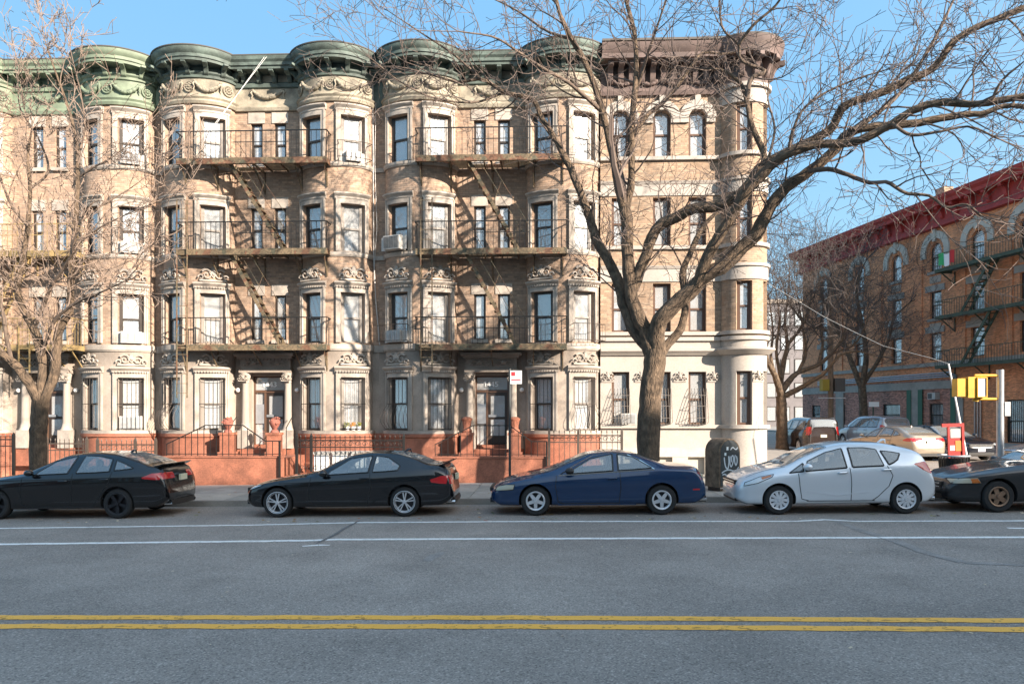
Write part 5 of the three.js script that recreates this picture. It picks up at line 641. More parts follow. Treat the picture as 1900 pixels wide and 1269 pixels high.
{ const x = X(1822, -31); makeCar('parked_sedan', 'black sedan facing out of the side street beneath the walk signal', sedanPlain, paint(.008, .01, .016), [x, roadY(x) + .002, -31], { turn: Math.PI / 2 + .12, group: S2, wheel: 'star', frontPlate: CM.plateWhite }); }
makeCar('parked_sedan', 'silver sedan beyond the signal pole', sedanPlain, paint(.45, .46, .48, { metalness: .5 }), gAt(1873, -26), { turn: .0, group: S2, wheel: 'star' });

// ---------- trees ----------
function makeTree(name, label, trunk, limbs, o) {
  const base = trunk[0], B = onZ(base[0], base[1], o.z), gx = B[0], gy = walkY(gx), t = thing(name, label, 'tree', [gx, gy, o.z]);
  const loc = (px, py, z) => { const p = onZ(px, py, z); return [p[0] - gx, p[1] - gy, z - o.z]; };
  const smooth = (pts, n) => new THREE.CatmullRomCurve3(pts.map(p => new THREE.Vector3(...p)), false, 'centripetal').getPoints(n).map(v => [v.x, v.y, v.z]);
  const tp = smooth([[0, -.12, 0], ...trunk.slice(1).map(p => loc(p[0], p[1], o.z))], 14), tr = tp.map((_, i) => rr(-.012, .012) + o.r0 + (o.r1 - o.r0) * i / 14 + (i < 2 ? .07 * (2 - i) / 2 : 0));
  const tg = new GB(), jit = tp.map(p => [p[0] + rr(-.01, .01), p[1], p[2] + rr(-.01, .01)]); tg.tube(jit, tr, 18); tg.build('trunk', o.bark, t, 1.2);
  const twigs = new GB(), buds = new GB(); let count = 0;
  const crown = new THREE.Vector3(0, 4, 0);
  function grow(p, d, len, r, lev) {
    const n = lev === 1 ? 7 : lev === 2 ? 5 : 3, pts = [[p.x, p.y, p.z]], rad = [r], dir = d.clone(), q = p.clone(), kids = [];
    for (let i = 0; i < n; i++) { dir.x += rr(-1, 1) * o.wig; dir.y += rr(-1, 1) * o.wig * .8 + o.lift * (lev === 1 ? 1 : .5); dir.z += rr(-1, 1) * o.wig; dir.normalize(); q.addScaledVector(dir, len / n); pts.push([q.x, q.y, q.z]); rad.push(Math.max(o.tip, r * (1 - (i + 1) / n * .85))); kids.push([q.clone(), dir.clone(), rad[i + 1]]); }
    (lev === 1 ? branchGB() : twigs).tube(pts, rad, lev === 1 ? 5 : lev === 2 ? 4 : 3); count++;
    if (lev < 4) { const m = lev === 1 ? o.k2 : lev === 2 ? o.k3 : o.k4; for (let i = 0; i < m; i++) { const [kp, kd, kr] = kids[Math.min(n - 1, Math.floor(rr(lev === 1 ? .6 : 0, n)))]; const ax = new THREE.Vector3(rr(-1, 1), rr(-1, 1), rr(-1, 1)).cross(kd).normalize(), nd = kd.clone().applyAxisAngle(ax, rr(.45, 1.15)); grow(kp, nd, len * rr(.38, .68), Math.max(o.tip, Math.min(kr, r) * .62), lev + 1); } }
    else if (o.buds && rnd() < .35) buds.add(new THREE.SphereGeometry(.014, 4, 3), mat4(q.x, q.y, q.z));
  }
  let cur = null; function branchGB() { return cur; }
  limbs.forEach(([pts, z0, z1, r0, r1, dens = 1]) => {
    const L = pts.length, w = smooth(pts.map((p, i) => loc(p[0], p[1], z0 + (z1 - z0) * i / (L - 1))), Math.max(10, L * 3)), N = w.length, rad = w.map((_, i) => (r0 + (r1 - r0) * i / (N - 1)) * (1 + rr(-.06, .09) * (i > 1 ? 1 : 0))), lg = new GB(); const wob = w.map((p, i) => i && i < N - 1 ? [p[0] + rr(-.3, .3) * rad[i] * .4, p[1] + rr(-.3, .3) * rad[i] * .4, p[2]] : p); lg.tube(wob, rad, r0 > .07 ? 12 : 8); lg.build('limb', r0 > .06 ? o.bark : o.barkThin ?? o.bark, t, 1.2);
    cur = new GB(); let acc = 0; for (let i = 1; i < N; i++) { const a = new THREE.Vector3(...w[i - 1]), b = new THREE.Vector3(...w[i]), sl = a.distanceTo(b); acc += sl * dens; while (acc > o.step) { acc -= o.step; if (w[i][1] < o.clear) continue; const d = b.clone().sub(a).normalize(), ax = new THREE.Vector3(rr(-1, 1), rr(-1, 1), rr(-1, 1)).cross(d).normalize(), nd = d.applyAxisAngle(ax, rr(.5, 1.25)); nd.y += .12; nd.normalize(); grow(b.clone(), nd, rr(o.len[0], o.len[1]), Math.min(rad[i] * .5, o.br), 1); } }
    if (w[N - 1][1] > o.clear) for (let k = 0; k < 2; k++) { const d = new THREE.Vector3(...w[N - 1]).sub(new THREE.Vector3(...w[N - 2])).normalize(); d.x += rr(-.3, .3); d.y += rr(-.2, .3); d.z += rr(-.3, .3); grow(new THREE.Vector3(...w[N - 1]), d.normalize(), o.len[1], r1 * .8, 1); }
    if (cur.p.length) { const m = cur.build('branches', o.twigMat, t, 1.2); m.userData.kind = 'stuff'; }
  });
  const tw = twigs.build('twigs', o.twigMat, t, 0); tw.userData.kind = 'stuff'; if (o.buds) { const bm = buds.build('buds', M.twigLight, t, 0); bm.userData.kind = 'stuff'; }
  return t;
}
makeTree('street_tree', 'large bare tree with spreading limbs beside the dark blue coupe', [[1203, 862], [1204, 800], [1207, 740], [1213, 690], [1218, 650]], [
  [[[1216, 672], [1199, 640], [1177, 612], [1158, 567], [1148, 527], [1128, 481], [1108, 448], [1098, 416], [1080, 363], [1062, 320], [1049, 293], [1022, 245], [1005, 220], [990, 186], [937, 171], [893, 147], [850, 152], [800, 138]], -18.9, -20.4, .17, .03],
  [[[1215, 668], [1203, 625], [1187, 590], [1172, 550], [1166, 481], [1162, 400], [1157, 380]], -18.9, -18.8, .19, .13, .5],
  [[[1158, 388], [1148, 350], [1137, 293], [1118, 205], [1089, 122], [1060, 70], [1040, 29], [1028, -20]], -18.8, -17.8, .11, .04],
  [[[1161, 392], [1171, 342], [1172, 244], [1177, 186], [1181, 122], [1177, 59], [1162, 0], [1150, -50]], -18.8, -19.6, .10, .04],
  [[[1174, 255], [1200, 215], [1235, 186], [1284, 122], [1304, 98], [1345, 100], [1390, 88]], -19.2, -20.6, .07, .02, 1.2], [[[1178, 180], [1196, 120], [1216, 60], [1240, -10]], -19.4, -18.2, .045, .02],
  [[[1115, 205], [1085, 178], [1050, 150], [1010, 128], [960, 95], [920, 70], [850, 58]], -18.4, -16.6, .055, .015, 1.2], [[[1060, 70], [1020, 60], [960, 20], [900, -10]], -18.2, -19.5, .04, .015], [[[893, 147], [840, 100], [780, 60], [720, 20]], -20.2, -19.5, .035, .012], [[[937, 171], [880, 190], [800, 180], [740, 150], [690, 110]], -20.3, -19.2, .035, .012, 1.2],
  [[[1171, 545], [1186, 505], [1201, 466], [1221, 421], [1262, 400], [1287, 386], [1332, 383], [1357, 370], [1383, 350], [1410, 312], [1455, 285], [1499, 265], [1545, 237], [1557, 210], [1573, 193], [1617, 179], [1656, 163], [1689, 146], [1728, 130], [1747, 110], [1766, 80], [1810, 52], [1863, 30], [1920, 6]], -18.9, -16.6, .14, .06],
  [[[1220, 665], [1219, 620], [1228, 592], [1257, 562], [1294, 527], [1312, 509], [1347, 491], [1378, 458], [1403, 436], [1418, 405], [1433, 378], [1453, 353], [1483, 331], [1518, 306], [1551, 276], [1568, 254], [1590, 240], [1628, 235], [1697, 229], [1739, 221], [1794, 212], [1827, 210], [1863, 197], [1915, 198]], -18.9, -15.8, .21, .045],
  [[[1294, 530], [1307, 491], [1332, 441], [1360, 400], [1380, 363], [1410, 330], [1440, 300], [1463, 284], [1518, 268], [1573, 266], [1606, 257], [1656, 229], [1697, 204], [1744, 190], [1794, 193], [1849, 188], [1915, 175]], -18.3, -14.8, .13, .06],
  [[[1584, 242], [1628, 210], [1656, 188], [1678, 163], [1725, 91], [1747, 50], [1775, -10]], -16.6, -17.6, .055, .025], [[[1500, 318], [1540, 314], [1584, 328], [1615, 339], [1647, 338], [1681, 358], [1725, 363], [1760, 385], [1792, 379], [1823, 401]], -17, -15.6, .055, .02],
  [[[1222, 665], [1236, 643], [1262, 612], [1272, 567], [1267, 504], [1279, 476], [1294, 441], [1307, 418], [1332, 393]], -18.9, -20.3, .12, .05, .5],
  [[[1400, 345], [1418, 305], [1417, 281], [1394, 229], [1385, 182], [1373, 153], [1340, 130], [1300, 128]], -17.9, -18.8, .085, .03], [[[1387, 184], [1394, 146], [1420, 132], [1387, 118], [1373, 106], [1371, 83], [1342, 54], [1335, -10]], -18.4, -18.2, .06, .02], [[[1371, 83], [1395, 50], [1440, 10], [1460, -20]], -18.2, -17.4, .04, .02],
  [[[1463, 284], [1471, 245], [1490, 204], [1534, 171], [1600, 143], [1650, 128]], -17.6, -16.8, .04, .012], [[[1656, 229], [1690, 250], [1740, 245], [1800, 235], [1855, 258]], -15.8, -15.2, .04, .015], [[[1840, 190], [1860, 150], [1900, 115]], -15, -14.6, .035, .015], [[[1425, 300], [1438, 240], [1425, 180], [1432, 130]], -17.8, -18.6, .035, .012],
], { z: -18.9, r0: .285, r1: .27, bark: M.bark, barkThin: M.barkGrey, twigMat: M.twig, wig: .30, lift: .05, tip: .0065, step: .45, len: [1.0, 2.4], br: .024, k2: 4, k3: 3, k4: 1, clear: 4.6 });
makeTree('street_tree', 'twiggy bare tree with pale shoots beside the black sedan', [[70, 880], [69, 820], [71, 780], [74, 742]], [
  [[[73, 755], [55, 715], [30, 680], [0, 655], [-45, 636]], -18.9, -18.5, .14, .08, .4], [[[75, 748], [80, 690], [74, 650], [62, 610], [45, 580], [31, 540], [40, 490], [50, 420], [55, 350], [50, 290], [58, 240]], -18.9, -19.4, .14, .02], [[[78, 748], [98, 700], [104, 650], [110, 610], [128, 578], [130, 520], [135, 460], [140, 400], [143, 330], [140, 260], [122, 190], [97, 120], [82, 74]], -18.9, -18.4, .125, .012],
  [[[62, 610], [78, 570], [92, 535], [115, 500], [133, 470]], -19.1, -18, .06, .03], [[[143, 330], [170, 312], [210, 290], [240, 265]], -18.6, -18.2, .03, .01], [[[50, 420], [20, 380], [0, 330], [-12, 270]], -19.2, -18.6, .045, .012], [[[55, 350], [88, 320], [72, 260], [36, 200], [32, 140]], -19.3, -19.9, .035, .01], [[[141, 300], [156, 240], [150, 180], [136, 120], [128, 84]], -18.5, -18.9, .03, .008],
  [[[76, 660], [100, 596], [140, 562], [180, 545], [230, 522]], -18.9, -17.6, .05, .015], [[[135, 460], [180, 425], [240, 395], [300, 372]], -18.6, -18, .03, .008], [[[138, 420], [190, 380], [240, 350], [285, 316]], -18.6, -19, .025, .008], [[[31, 540], [5, 500], [-20, 450]], -19.1, -18.4, .05, .02], [[[20, 672], [10, 620], [0, 560], [-15, 500]], -18.7, -18.2, .06, .02], [[[133, 520], [160, 505], [200, 500], [250, 480]], -18.7, -19.2, .03, .01],
], { z: -18.9, r0: .20, r1: .2, bark: M.bark, barkThin: M.barkGrey, twigMat: M.twigLight, wig: .22, lift: .10, tip: .0075, step: .32, len: [.55, 1.35], br: .02, k2: 4, k3: 3, k4: 1, clear: 3.4, buds: true });
const bt = p => [1400 + .2049 * p[0], 640 + .2049 * p[1]];
const bgOpt = { bark: M.bark, twigMat: M.twigDark, wig: .28, lift: .08, tip: .008, step: .5, len: [1.6, 3.2], br: .03, k2: 5, k3: 4, k4: 2, clear: 4.5 };
makeTree('street_tree', 'dark bare tree in the side street past the corner turret', [[1452, 800], [1451, 770], [1450, 735]], [
  [[[250, 480], [225, 390], [190, 280], [130, 170], [100, 60], [110, -100], [80, -250]].map(bt), -40, -38.5, .2, .05], [[[245, 470], [240, 300], [270, 150], [300, 0], [280, -200], [300, -420]].map(bt), -40, -41, .2, .04], [[[250, 420], [340, 300], [400, 250], [580, 180], [700, 80], [800, -60], [850, -250]].map(bt), -40, -41.5, .17, .04], [[[250, 470], [400, 400], [500, 340], [620, 270], [690, 190], [800, 80], [950, 60], [1100, 100]].map(bt), -40, -38.5, .15, .03], [[[300, 0], [420, -150], [500, -350], [520, -500]].map(bt), -40.6, -42, .1, .03], [[[580, 180], [620, 0], [600, -200], [660, -420]].map(bt), -41, -42, .1, .03], [[[190, 280], [150, 100], [170, -100], [140, -400]].map(bt), -39.5, -41, .1, .03], [[[240, 300], [200, 50], [230, -200], [200, -480]].map(bt), -40, -40.5, .1, .03], [[[400, 250], [470, 60], [440, -150], [400, -400]].map(bt), -40.5, -41, .1, .03], [[[700, 80], [900, 0], [1000, -150], [1050, -300]].map(bt), -41, -40, .07, .02]
], { ...bgOpt, z: -40, r0: .3, r1: .26 });
makeTree('street_tree', 'farther dark bare tree against the orange brick building', [[1605, 800], [1603, 760], [1600, 715]], [
  [[[1600, 720], [1580, 670], [1560, 620], [1530, 560], [1520, 510]], -52, -53, .2, .05], [[[1600, 720], [1608, 660], [1600, 600], [1590, 540], [1600, 500]], -52, -51, .2, .05], [[[1601, 715], [1630, 670], [1650, 630], [1660, 590], [1690, 560]], -52, -51, .15, .04], [[[1560, 620], [1500, 600], [1470, 570], [1450, 520]], -52.5, -53, .12, .03], [[[1600, 600], [1560, 570], [1545, 530]], -51.5, -52, .1, .03]
], { ...bgOpt, z: -52, r0: .28, r1: .25, step: .6 });
{ // fallen leaves and litter in the gutter
  const g = new THREE.PlaneGeometry(.07, .045), N = 330, m = new THREE.InstancedMesh(g, std({ color: lin(.25, .17, .09), side: THREE.DoubleSide }), N), d = new THREE.Object3D(); m.name = 'fallen_leaves'; m.userData = { kind: 'stuff', label: 'scattered dry leaves and litter along the gutter', category: 'leaves' };
  for (let i = 0; i < N; i++) { const far = i >= 260, x = rr(-12, 12), z = far ? rr(-5.5, -15) : i % 4 ? -15.5 - Math.pow(rnd(), 2) * 2.4 + rr(-.3, .3) : rr(-19, -21.5); d.position.set(x, (z < KERB_Z ? walkY(x) : roadY(x)) + .012, z); d.rotation.set(-Math.PI / 2 + rr(-.25, .25), rr(-.2, .2), rr(0, 6.28)); d.scale.setScalar(far ? rr(.2, .6) : rr(.4, 1.3)); d.updateMatrix(); m.setMatrixAt(i, d.matrix); const k = rnd(); m.setColorAt(i, k < .2 || far ? lin(2.2, 2.6, 3.5) : lin(rr(.6, 1.4), rr(.6, 1.3), rr(.6, 1.2))); }
  scene.add(m);
}

// ---------- orange brick building along the side street ----------
{
  const ra = ray(1900, HOR), rb = ray(1490, HOR), A = [ra[0] * 41.4, ra[2] * 41.4], Bp = [rb[0] * 63.5, rb[2] * 63.5], dx = A[0] - Bp[0], dz = A[1] - Bp[1], l = Math.hypot(dx, dz), D = [dx / l, dz / l];
  const hit = px => { const r = ray(px, HOR), det = r[0] * -D[1] + D[0] * r[2], t = (Bp[0] * -D[1] + D[0] * Bp[1]) / det, s = (r[0] * t - Bp[0]) / (Math.abs(D[0]) > .01 ? D[0] : 1); return { t, s: D[0] !== 0 ? ((r[2] * t - Bp[1]) / D[1]) : s }; };
  const SX = px => hit(px).s, SY = (py, px) => EYE + (HOR - py) / FPX * hit(px).t;
  const b = thing('brick_apartment_building', 'orange brick building with red cornice and green fire escape across the side street', 'building', [Bp[0], 0, Bp[1]]); b.rotation.y = Math.atan2(-D[1], D[0]);
  const P = straight(), L = 39, cols = [1529, 1596, 1664, 1737, 1815, 1908].map(SX); cols.push(cols[5] + 3.4, cols[5] + 6.8, cols[5] + 10.2, cols[5] + 13.6);
  const y4 = [SY(503, 1737), SY(466, 1737)], y3 = [SY(591, 1737), SY(541, 1737)], y2 = [SY(668, 1737), SY(618, 1737)], yTop = SY(312, 1900), yC = yTop - 1.75, w = .52, open = [];
  cols.forEach(c => { open.push({ t0: c - w, t1: c + w, y0: y4[0], y1: y4[1] + w, f: 4 }, { t0: c - w, t1: c + w, y0: y3[0], y1: y3[1], f: 3 }, { t0: c - w, t1: c + w, y0: y2[0], y1: y2[1], f: 2 }); });
  const yb = y2[0] - .35, gr = [1515, 1560, 1655, 1738, 1790, 1885].map(SX), gOpen = gr.map((c, i) => ({ t0: c - (i === 2 ? .9 : .6), t1: c + (i === 2 ? .9 : .6), y0: i === 5 ? .5 : 1.3, y1: i === 5 ? 2.9 : 2.75, f: 1 }));
  const up = new GB(); up.wall(P, 0, L, yb, yC, .3, open); up.build('brick_wall', M.brickOrange, b); const lo = new GB(); lo.wall(P, 0, SX(1785), -.6, yb - .9, .3, gOpen.filter(o => o.t1 < SX(1785))); lo.build('ground_floor_wall', M.brickRed, b); const lo2 = new GB(); lo2.wall(P, SX(1785), L, -.6, yb - .9, .3, gOpen.filter(o => o.t0 > SX(1785))); lo2.build('ground_floor_wall', M.brickOrange, b); const lo3 = new GB(); lo3.slab(P, 0, L, yb - .9, yb, -.3, -.001); lo3.build('brick_wall', M.brickOrange, b);
  new GB().slab(P, 0, L, yb - .05, yb + .2, .0, .14).build('stone_band', M.concrete, b); new GB().slab(P, 0, SX(1770), yb - 1.5, yb - 1.0, .0, .06).build('concrete_band', M.concrete, b);
  for (const px of [1560, 1700, 1778]) new GB().slab(P, SX(px) - .5, SX(px) + .5, -.5, yb - 1.5, .002, .08).build('concrete_pier', M.concrete, b);
  for (const px of [1690, 1711, 1772]) new GB().slab(P, SX(px) - .2, SX(px) + .2, -.4, yb - 1.5, .082, .13).build('green_pilaster', std({ color: lin(.05, .12, .08) }), b);
  cols.forEach((c, i) => { // stone dressings and arches
    for (const [y0, y1] of [[y3[1] + .02, y3[1] + .42], [y2[1] + .02, y2[1] + .42]]) { const g = new GB(); g.box(c - .85, c + .85, y0, y1, 0, .07); g.build('lintel_stone', M.concrete, b, 0); }
    for (const y of [y4[0], y3[0]]) { new GB().box(c - .62, c + .62, y - .18, y - .003, 0, .12).build('sill_stone', M.concrete, b, 0); new GB().box(c - .5, c + .5, y - .75, y - .3, 0, .03).build('relief_panel', M.stoneDull, b, 0); }
    const ys = y4[1], sp = new THREE.Shape(); sp.moveTo(c - w, ys); sp.lineTo(c - w, ys + w); sp.lineTo(c + w, ys + w); sp.lineTo(c + w, ys); sp.absarc(c, ys, w, 0, Math.PI, false); new GB().add(new THREE.ExtrudeGeometry(sp, { depth: .29, bevelEnabled: false, curveSegments: 12 }), mat4(0, 0, -.295)).build('arch_spandrel', M.brickOrange, b, .5);
    const ring = new THREE.Shape(); ring.absarc(c, ys, w + .75, 0, Math.PI, false); ring.absarc(c, ys, w + .3, Math.PI, 0, true); const q = new GB(); q.add(new THREE.ExtrudeGeometry(ring, { depth: .1, bevelEnabled: false, curveSegments: 16 })); q.box(c - w - .75, c - w - .3, ys - .35, ys - .003, 0, .1).box(c + w + .3, c + w + .75, ys - .35, ys - .003, 0, .1).box(c - .13, c + .13, ys + w + .1, ys + w + .95, .0, .16); q.build('stone_arch', M.whitewash, b, .5);
    if (i < 6) { const pl = new GB(), x = c + (cols[1] - cols[0]) * .5; pl.box(x - .25, x + .25, yb + .2, y4[0] + .6, 0, .08); pl.build('brick_pilaster', M.brickOrange, b, 0); }
  });
  open.forEach((o, i) => sashWindow(b, P, o.t0, o.t1, o.y0, o.y1, { sash: M.sash, k: ['curtain', 'shade', 'split', null][i % 4], sky: i % 3 === 0 || o.f === 4, inset: .2, drop: .5 })); gOpen.forEach((o, i) => sashWindow(b, P, o.t0, o.t1, o.y0, o.y1, { sash: M.sash, k: 'shade', inset: .15, drop: .6 }));
  gOpen.forEach(o => { const g = new GB(); for (let x = o.t0 + .06; x < o.t1; x += .13) g.box(x - .012, x + .012, o.y0, o.y1, -.05, -.03); g.build('window_grille', M.iron, b, 0); });
  const c = new GB(); c.slab(P, -.3, L, yC, yTop - .55, -.3, .15); c.sweep(P, -.3, L, [[.15, yC], [.3, yC + .05], [.25, yC + .3], [.15, yC + .35]]); c.sweep(P, -.6, L, [[-.3, yTop - .55], [.75, yTop - .55], [.8, yTop - .35], [.95, yTop - .2], [1.0, yTop], [-.3, yTop + .05]]); c.build('cornice', M.maroonRed, b, .5); for (let s = .2; s < L; s += 1.25) { const m = relief(b, P, s, yTop - .56, consoleGeo, M.maroonRed, 'bracket', 1.6, 1.2, .15); }
  new GB().box(0, L, -.6, yC, -14, -13.7).box(0, .3, -.6, yC, -13.7, -.31).box(L - .3, L, -.6, yC, -13.7, -.31).box(.3, L - .3, yC - .3, yC, -13.7, -.31).build('rear_wall', M.brickRed, b, 0); const f = new GB(); for (const y of [yb - .3, y2[1] + .6, y3[1] + .6]) f.box(.31, L - .31, y - .1, y, -13, -.32); f.box(.31, L - .31, 0, yC - .4, -4, -3.9); f.build('floor_slab', M.room, b, 0);
  const ch = new GB(); const cx = SX(1692); ch.box(cx - .9, cx + .9, yTop - .6, yTop + 1.1, -3, -2).box(cx - .5, cx + .3, yTop + 1.1, yTop + 1.7, -2.9, -2.2); ch.build('chimney', M.brickTan, b, 0);
  for (let k = 0; k < 3; k++) new GB().tube([[SX(1520), yb - .55 - k * .13, .1], [SX(1765), yb - .5 - k * .13, .1], [SX(1779), yb - .75 - k * .13, .1]], .045, 6).build('conduit', M.steel, b);
  for (let k = 0; k < 3; k++) new GB().tube([[SX(1812) + k * .22, .3, .08], [SX(1812) + k * .22, yb - 1.0, .08]], .05, 6).build('conduit', M.steel, b); new GB().box(SX(1812) - .12, SX(1812) + .55, yb - 1.5, yb - .9, .02, .2).build('meter_box', M.steel, b, 0);
  const fw = (s, y, d) => { const v = new THREE.Vector3(s, y, d).applyEuler(b.rotation).add(b.position); return [v.x, v.y, v.z]; };
  const ac = (px, py, label) => { const p = fw(SX(px), SY(py, px), .15), g = thing('air_conditioner', label, 'air conditioner', p, 'window air conditioners'); g.rotation.y = b.rotation.y; new GB().box(-.34, .34, 0, .42, -.4, .2).build('casing', M.plastic, g, 0); new GB().box(-.28, .05, .05, .37, .202, .22).build('coil_grille', M.plasticDark, g, 0); };
  ac(1597, 690, 'small white air conditioner low on the orange brick building behind the dark tree'); ac(1656, 608, 'small white air conditioner in a middle window of the orange brick building'); ac(1738, 741, 'boxy grey air conditioner above a barred ground floor window of the brick building');
  // green fire escape
  const fe = thing('fire_escape', 'green painted fire escape on the orange brick building', 'fire escape', [b.position.x, 0, b.position.z]); fe.rotation.y = b.rotation.y; const s0 = SX(1767), s1 = SX(1767) + 8.5, lv = [SY(502, 1767), SY(588, 1767), SY(679, 1767)];
  lv.forEach((y, n) => { const g = new GB(); g.box(s0, s1, y - .2, y, 1.12, 1.18).box(s0, s0 + .05, y - .2, y, .02, 1.12); const m = g.build('platform_beam', M.escapeGreen, fe, 0); const gr2 = new GB(); for (let d = .08; d < 1.1; d += .09) gr2.box(s0 + .06, s1, y - .05, y - .02, d - .02, d + .02); gr2.build('grating', M.escapeGreen, m, 0); const r = new GB(); r.bar([s0, y + .9, 1.15], [s1, y + .9, 1.15], .04).bar([s0, y + .9, .05], [s0, y + .9, 1.15], .04); for (let s = s0; s < s1; s += .2) r.box(s - .01, s + .01, y, y + .9, 1.14, 1.16); r.build('railing', M.escapeGreen, m, 0); for (const s of [s0 + .3, s0 + 3, s0 + 6]) { const k = new GB(); k.bar([s, y - .9, .05], [s, y - .12, 1.1], .06).bar([s, y - .95, .03], [s, y - .1, .03], .06); k.build('bracket', M.escapeGreen, fe, 0); }
    if (n < 2) { const st = new GB(), a = s0 + 4.2, e = s0 + 1.9; for (const d of [.45, .95]) st.bar([a, y, d], [e, lv[n + 1], d], .04, .18); const sm = st.build('stair', M.escapeGreen, fe, 0); for (let k = 1; k < 10; k++) { const t = k / 10; new GB().box(a + (e - a) * t - .12, a + (e - a) * t + .12, y + (lv[n + 1] - y) * t - .02, y + (lv[n + 1] - y) * t + .02, .47, .93).build('tread', M.escapeGreen, sm, 0); } } });
  { const p = fw(s0 + 1.0, lv[0] + .1, 1.2), fl = thing('flag', 'green white and red cloth flag draped on the green fire escape', 'flag', p); fl.rotation.y = b.rotation.y; const cols3 = [lin(.05, .35, .12), lin(.7, .7, .68), lin(.5, .03, .03)]; cols3.forEach((cc, k) => { const g = new GB(); for (let i = 0; i < 6; i++) { const q = (j, y) => [-.6 + (k * 6 + j) * .07, y + .08 * Math.sin((k * 6 + j) * .5), .03 + .05 * Math.sin((k * 6 + j) * .9 + y)]; g.quad(q(i, 0), q(i + 1, 0), q(i + 1, .75), q(i, .75)); } g.build('flag_stripe', std({ color: cc, side: THREE.DoubleSide }), fl, .9); }); }
}
{ // grey block at the end of the side street
  const x0 = X(1405, -92), x1 = X(1560, -92), b = thing('apartment_block', 'plain dark grey apartment block far down the side street', 'building', [x0, 0, -92]), h = Y(566, -92), W = x1 - x0; new GB().box(0, W, -.5, h, -12, 0).build('wall', std({ map: mottle(256, [.44, .42, .42], .3, 5, 59, 3) }), b, 0); new GB().box(-.2, W + .2, h, h + .5, -12.2, .25).build('cornice', M.stoneDull, b, 0);
  for (let r = 0; r < 5; r++) for (let c = 0; c < 5; c++) { const x = .8 + c * (W - 1.6) / 5 + .4, y = 1.2 + r * (h - 1) / 5; const w = new GB(); w.box(x - .06, x + 1.06, y - .1, y + 1.7, .002, .06); const m = w.build('window', M.sash, b, 0); new GB().box(x + .03, x + .97, y, y + 1.6, .062, .07).build('pane', M.pane, m, 0); }
}
// ---------- row of houses on the near side of the street, behind the viewer: they keep the road in shade ----------
for (let i = 0; i < 9; i++) {
  const W = 17, x0 = -44 + i * W, h = [6.6, 7.0, 6.4, 20.3, 20.0, 19.6, 17.0, 13.3, 13.0][i], b = thing('terrace_house', ['red brick', 'tan brick', 'grey stone', 'brown brick', 'buff stone', 'dark brick', 'orange brick', 'pale brick', 'plain brick'][i] + ' terrace house facing the rowhouses from across the street', 'building', [x0, 0, 9.4]);
  const m = [M.brickRed, M.brickTan, M.concrete, M.brick, M.stoneDull, M.brickOrange][i % 6]; new GB().box(0, W - .02, -.8, h - .5, .0, 11).build('wall', m, b, 0); new GB().box(.0, W - .02, h - .5, h, -.4, 11).build('cornice', M.stoneDull, b, 0);
  for (let r = 0; r < Math.floor((h - 1) / 2.9); r++) for (let c = 0; c < 6; c++) { const x = 1 + c * 2.7, y = 1 + r * 2.9; const g = new GB(); g.box(x - .1, x + 1.3, y - .12, y + 1.9, -.06, -.002); const wm = g.build('window', M.stone, b, 0); new GB().box(x, x + 1.2, y, y + 1.8, -.075, -.062).build('pane', M.pane, wm, 0); }
}
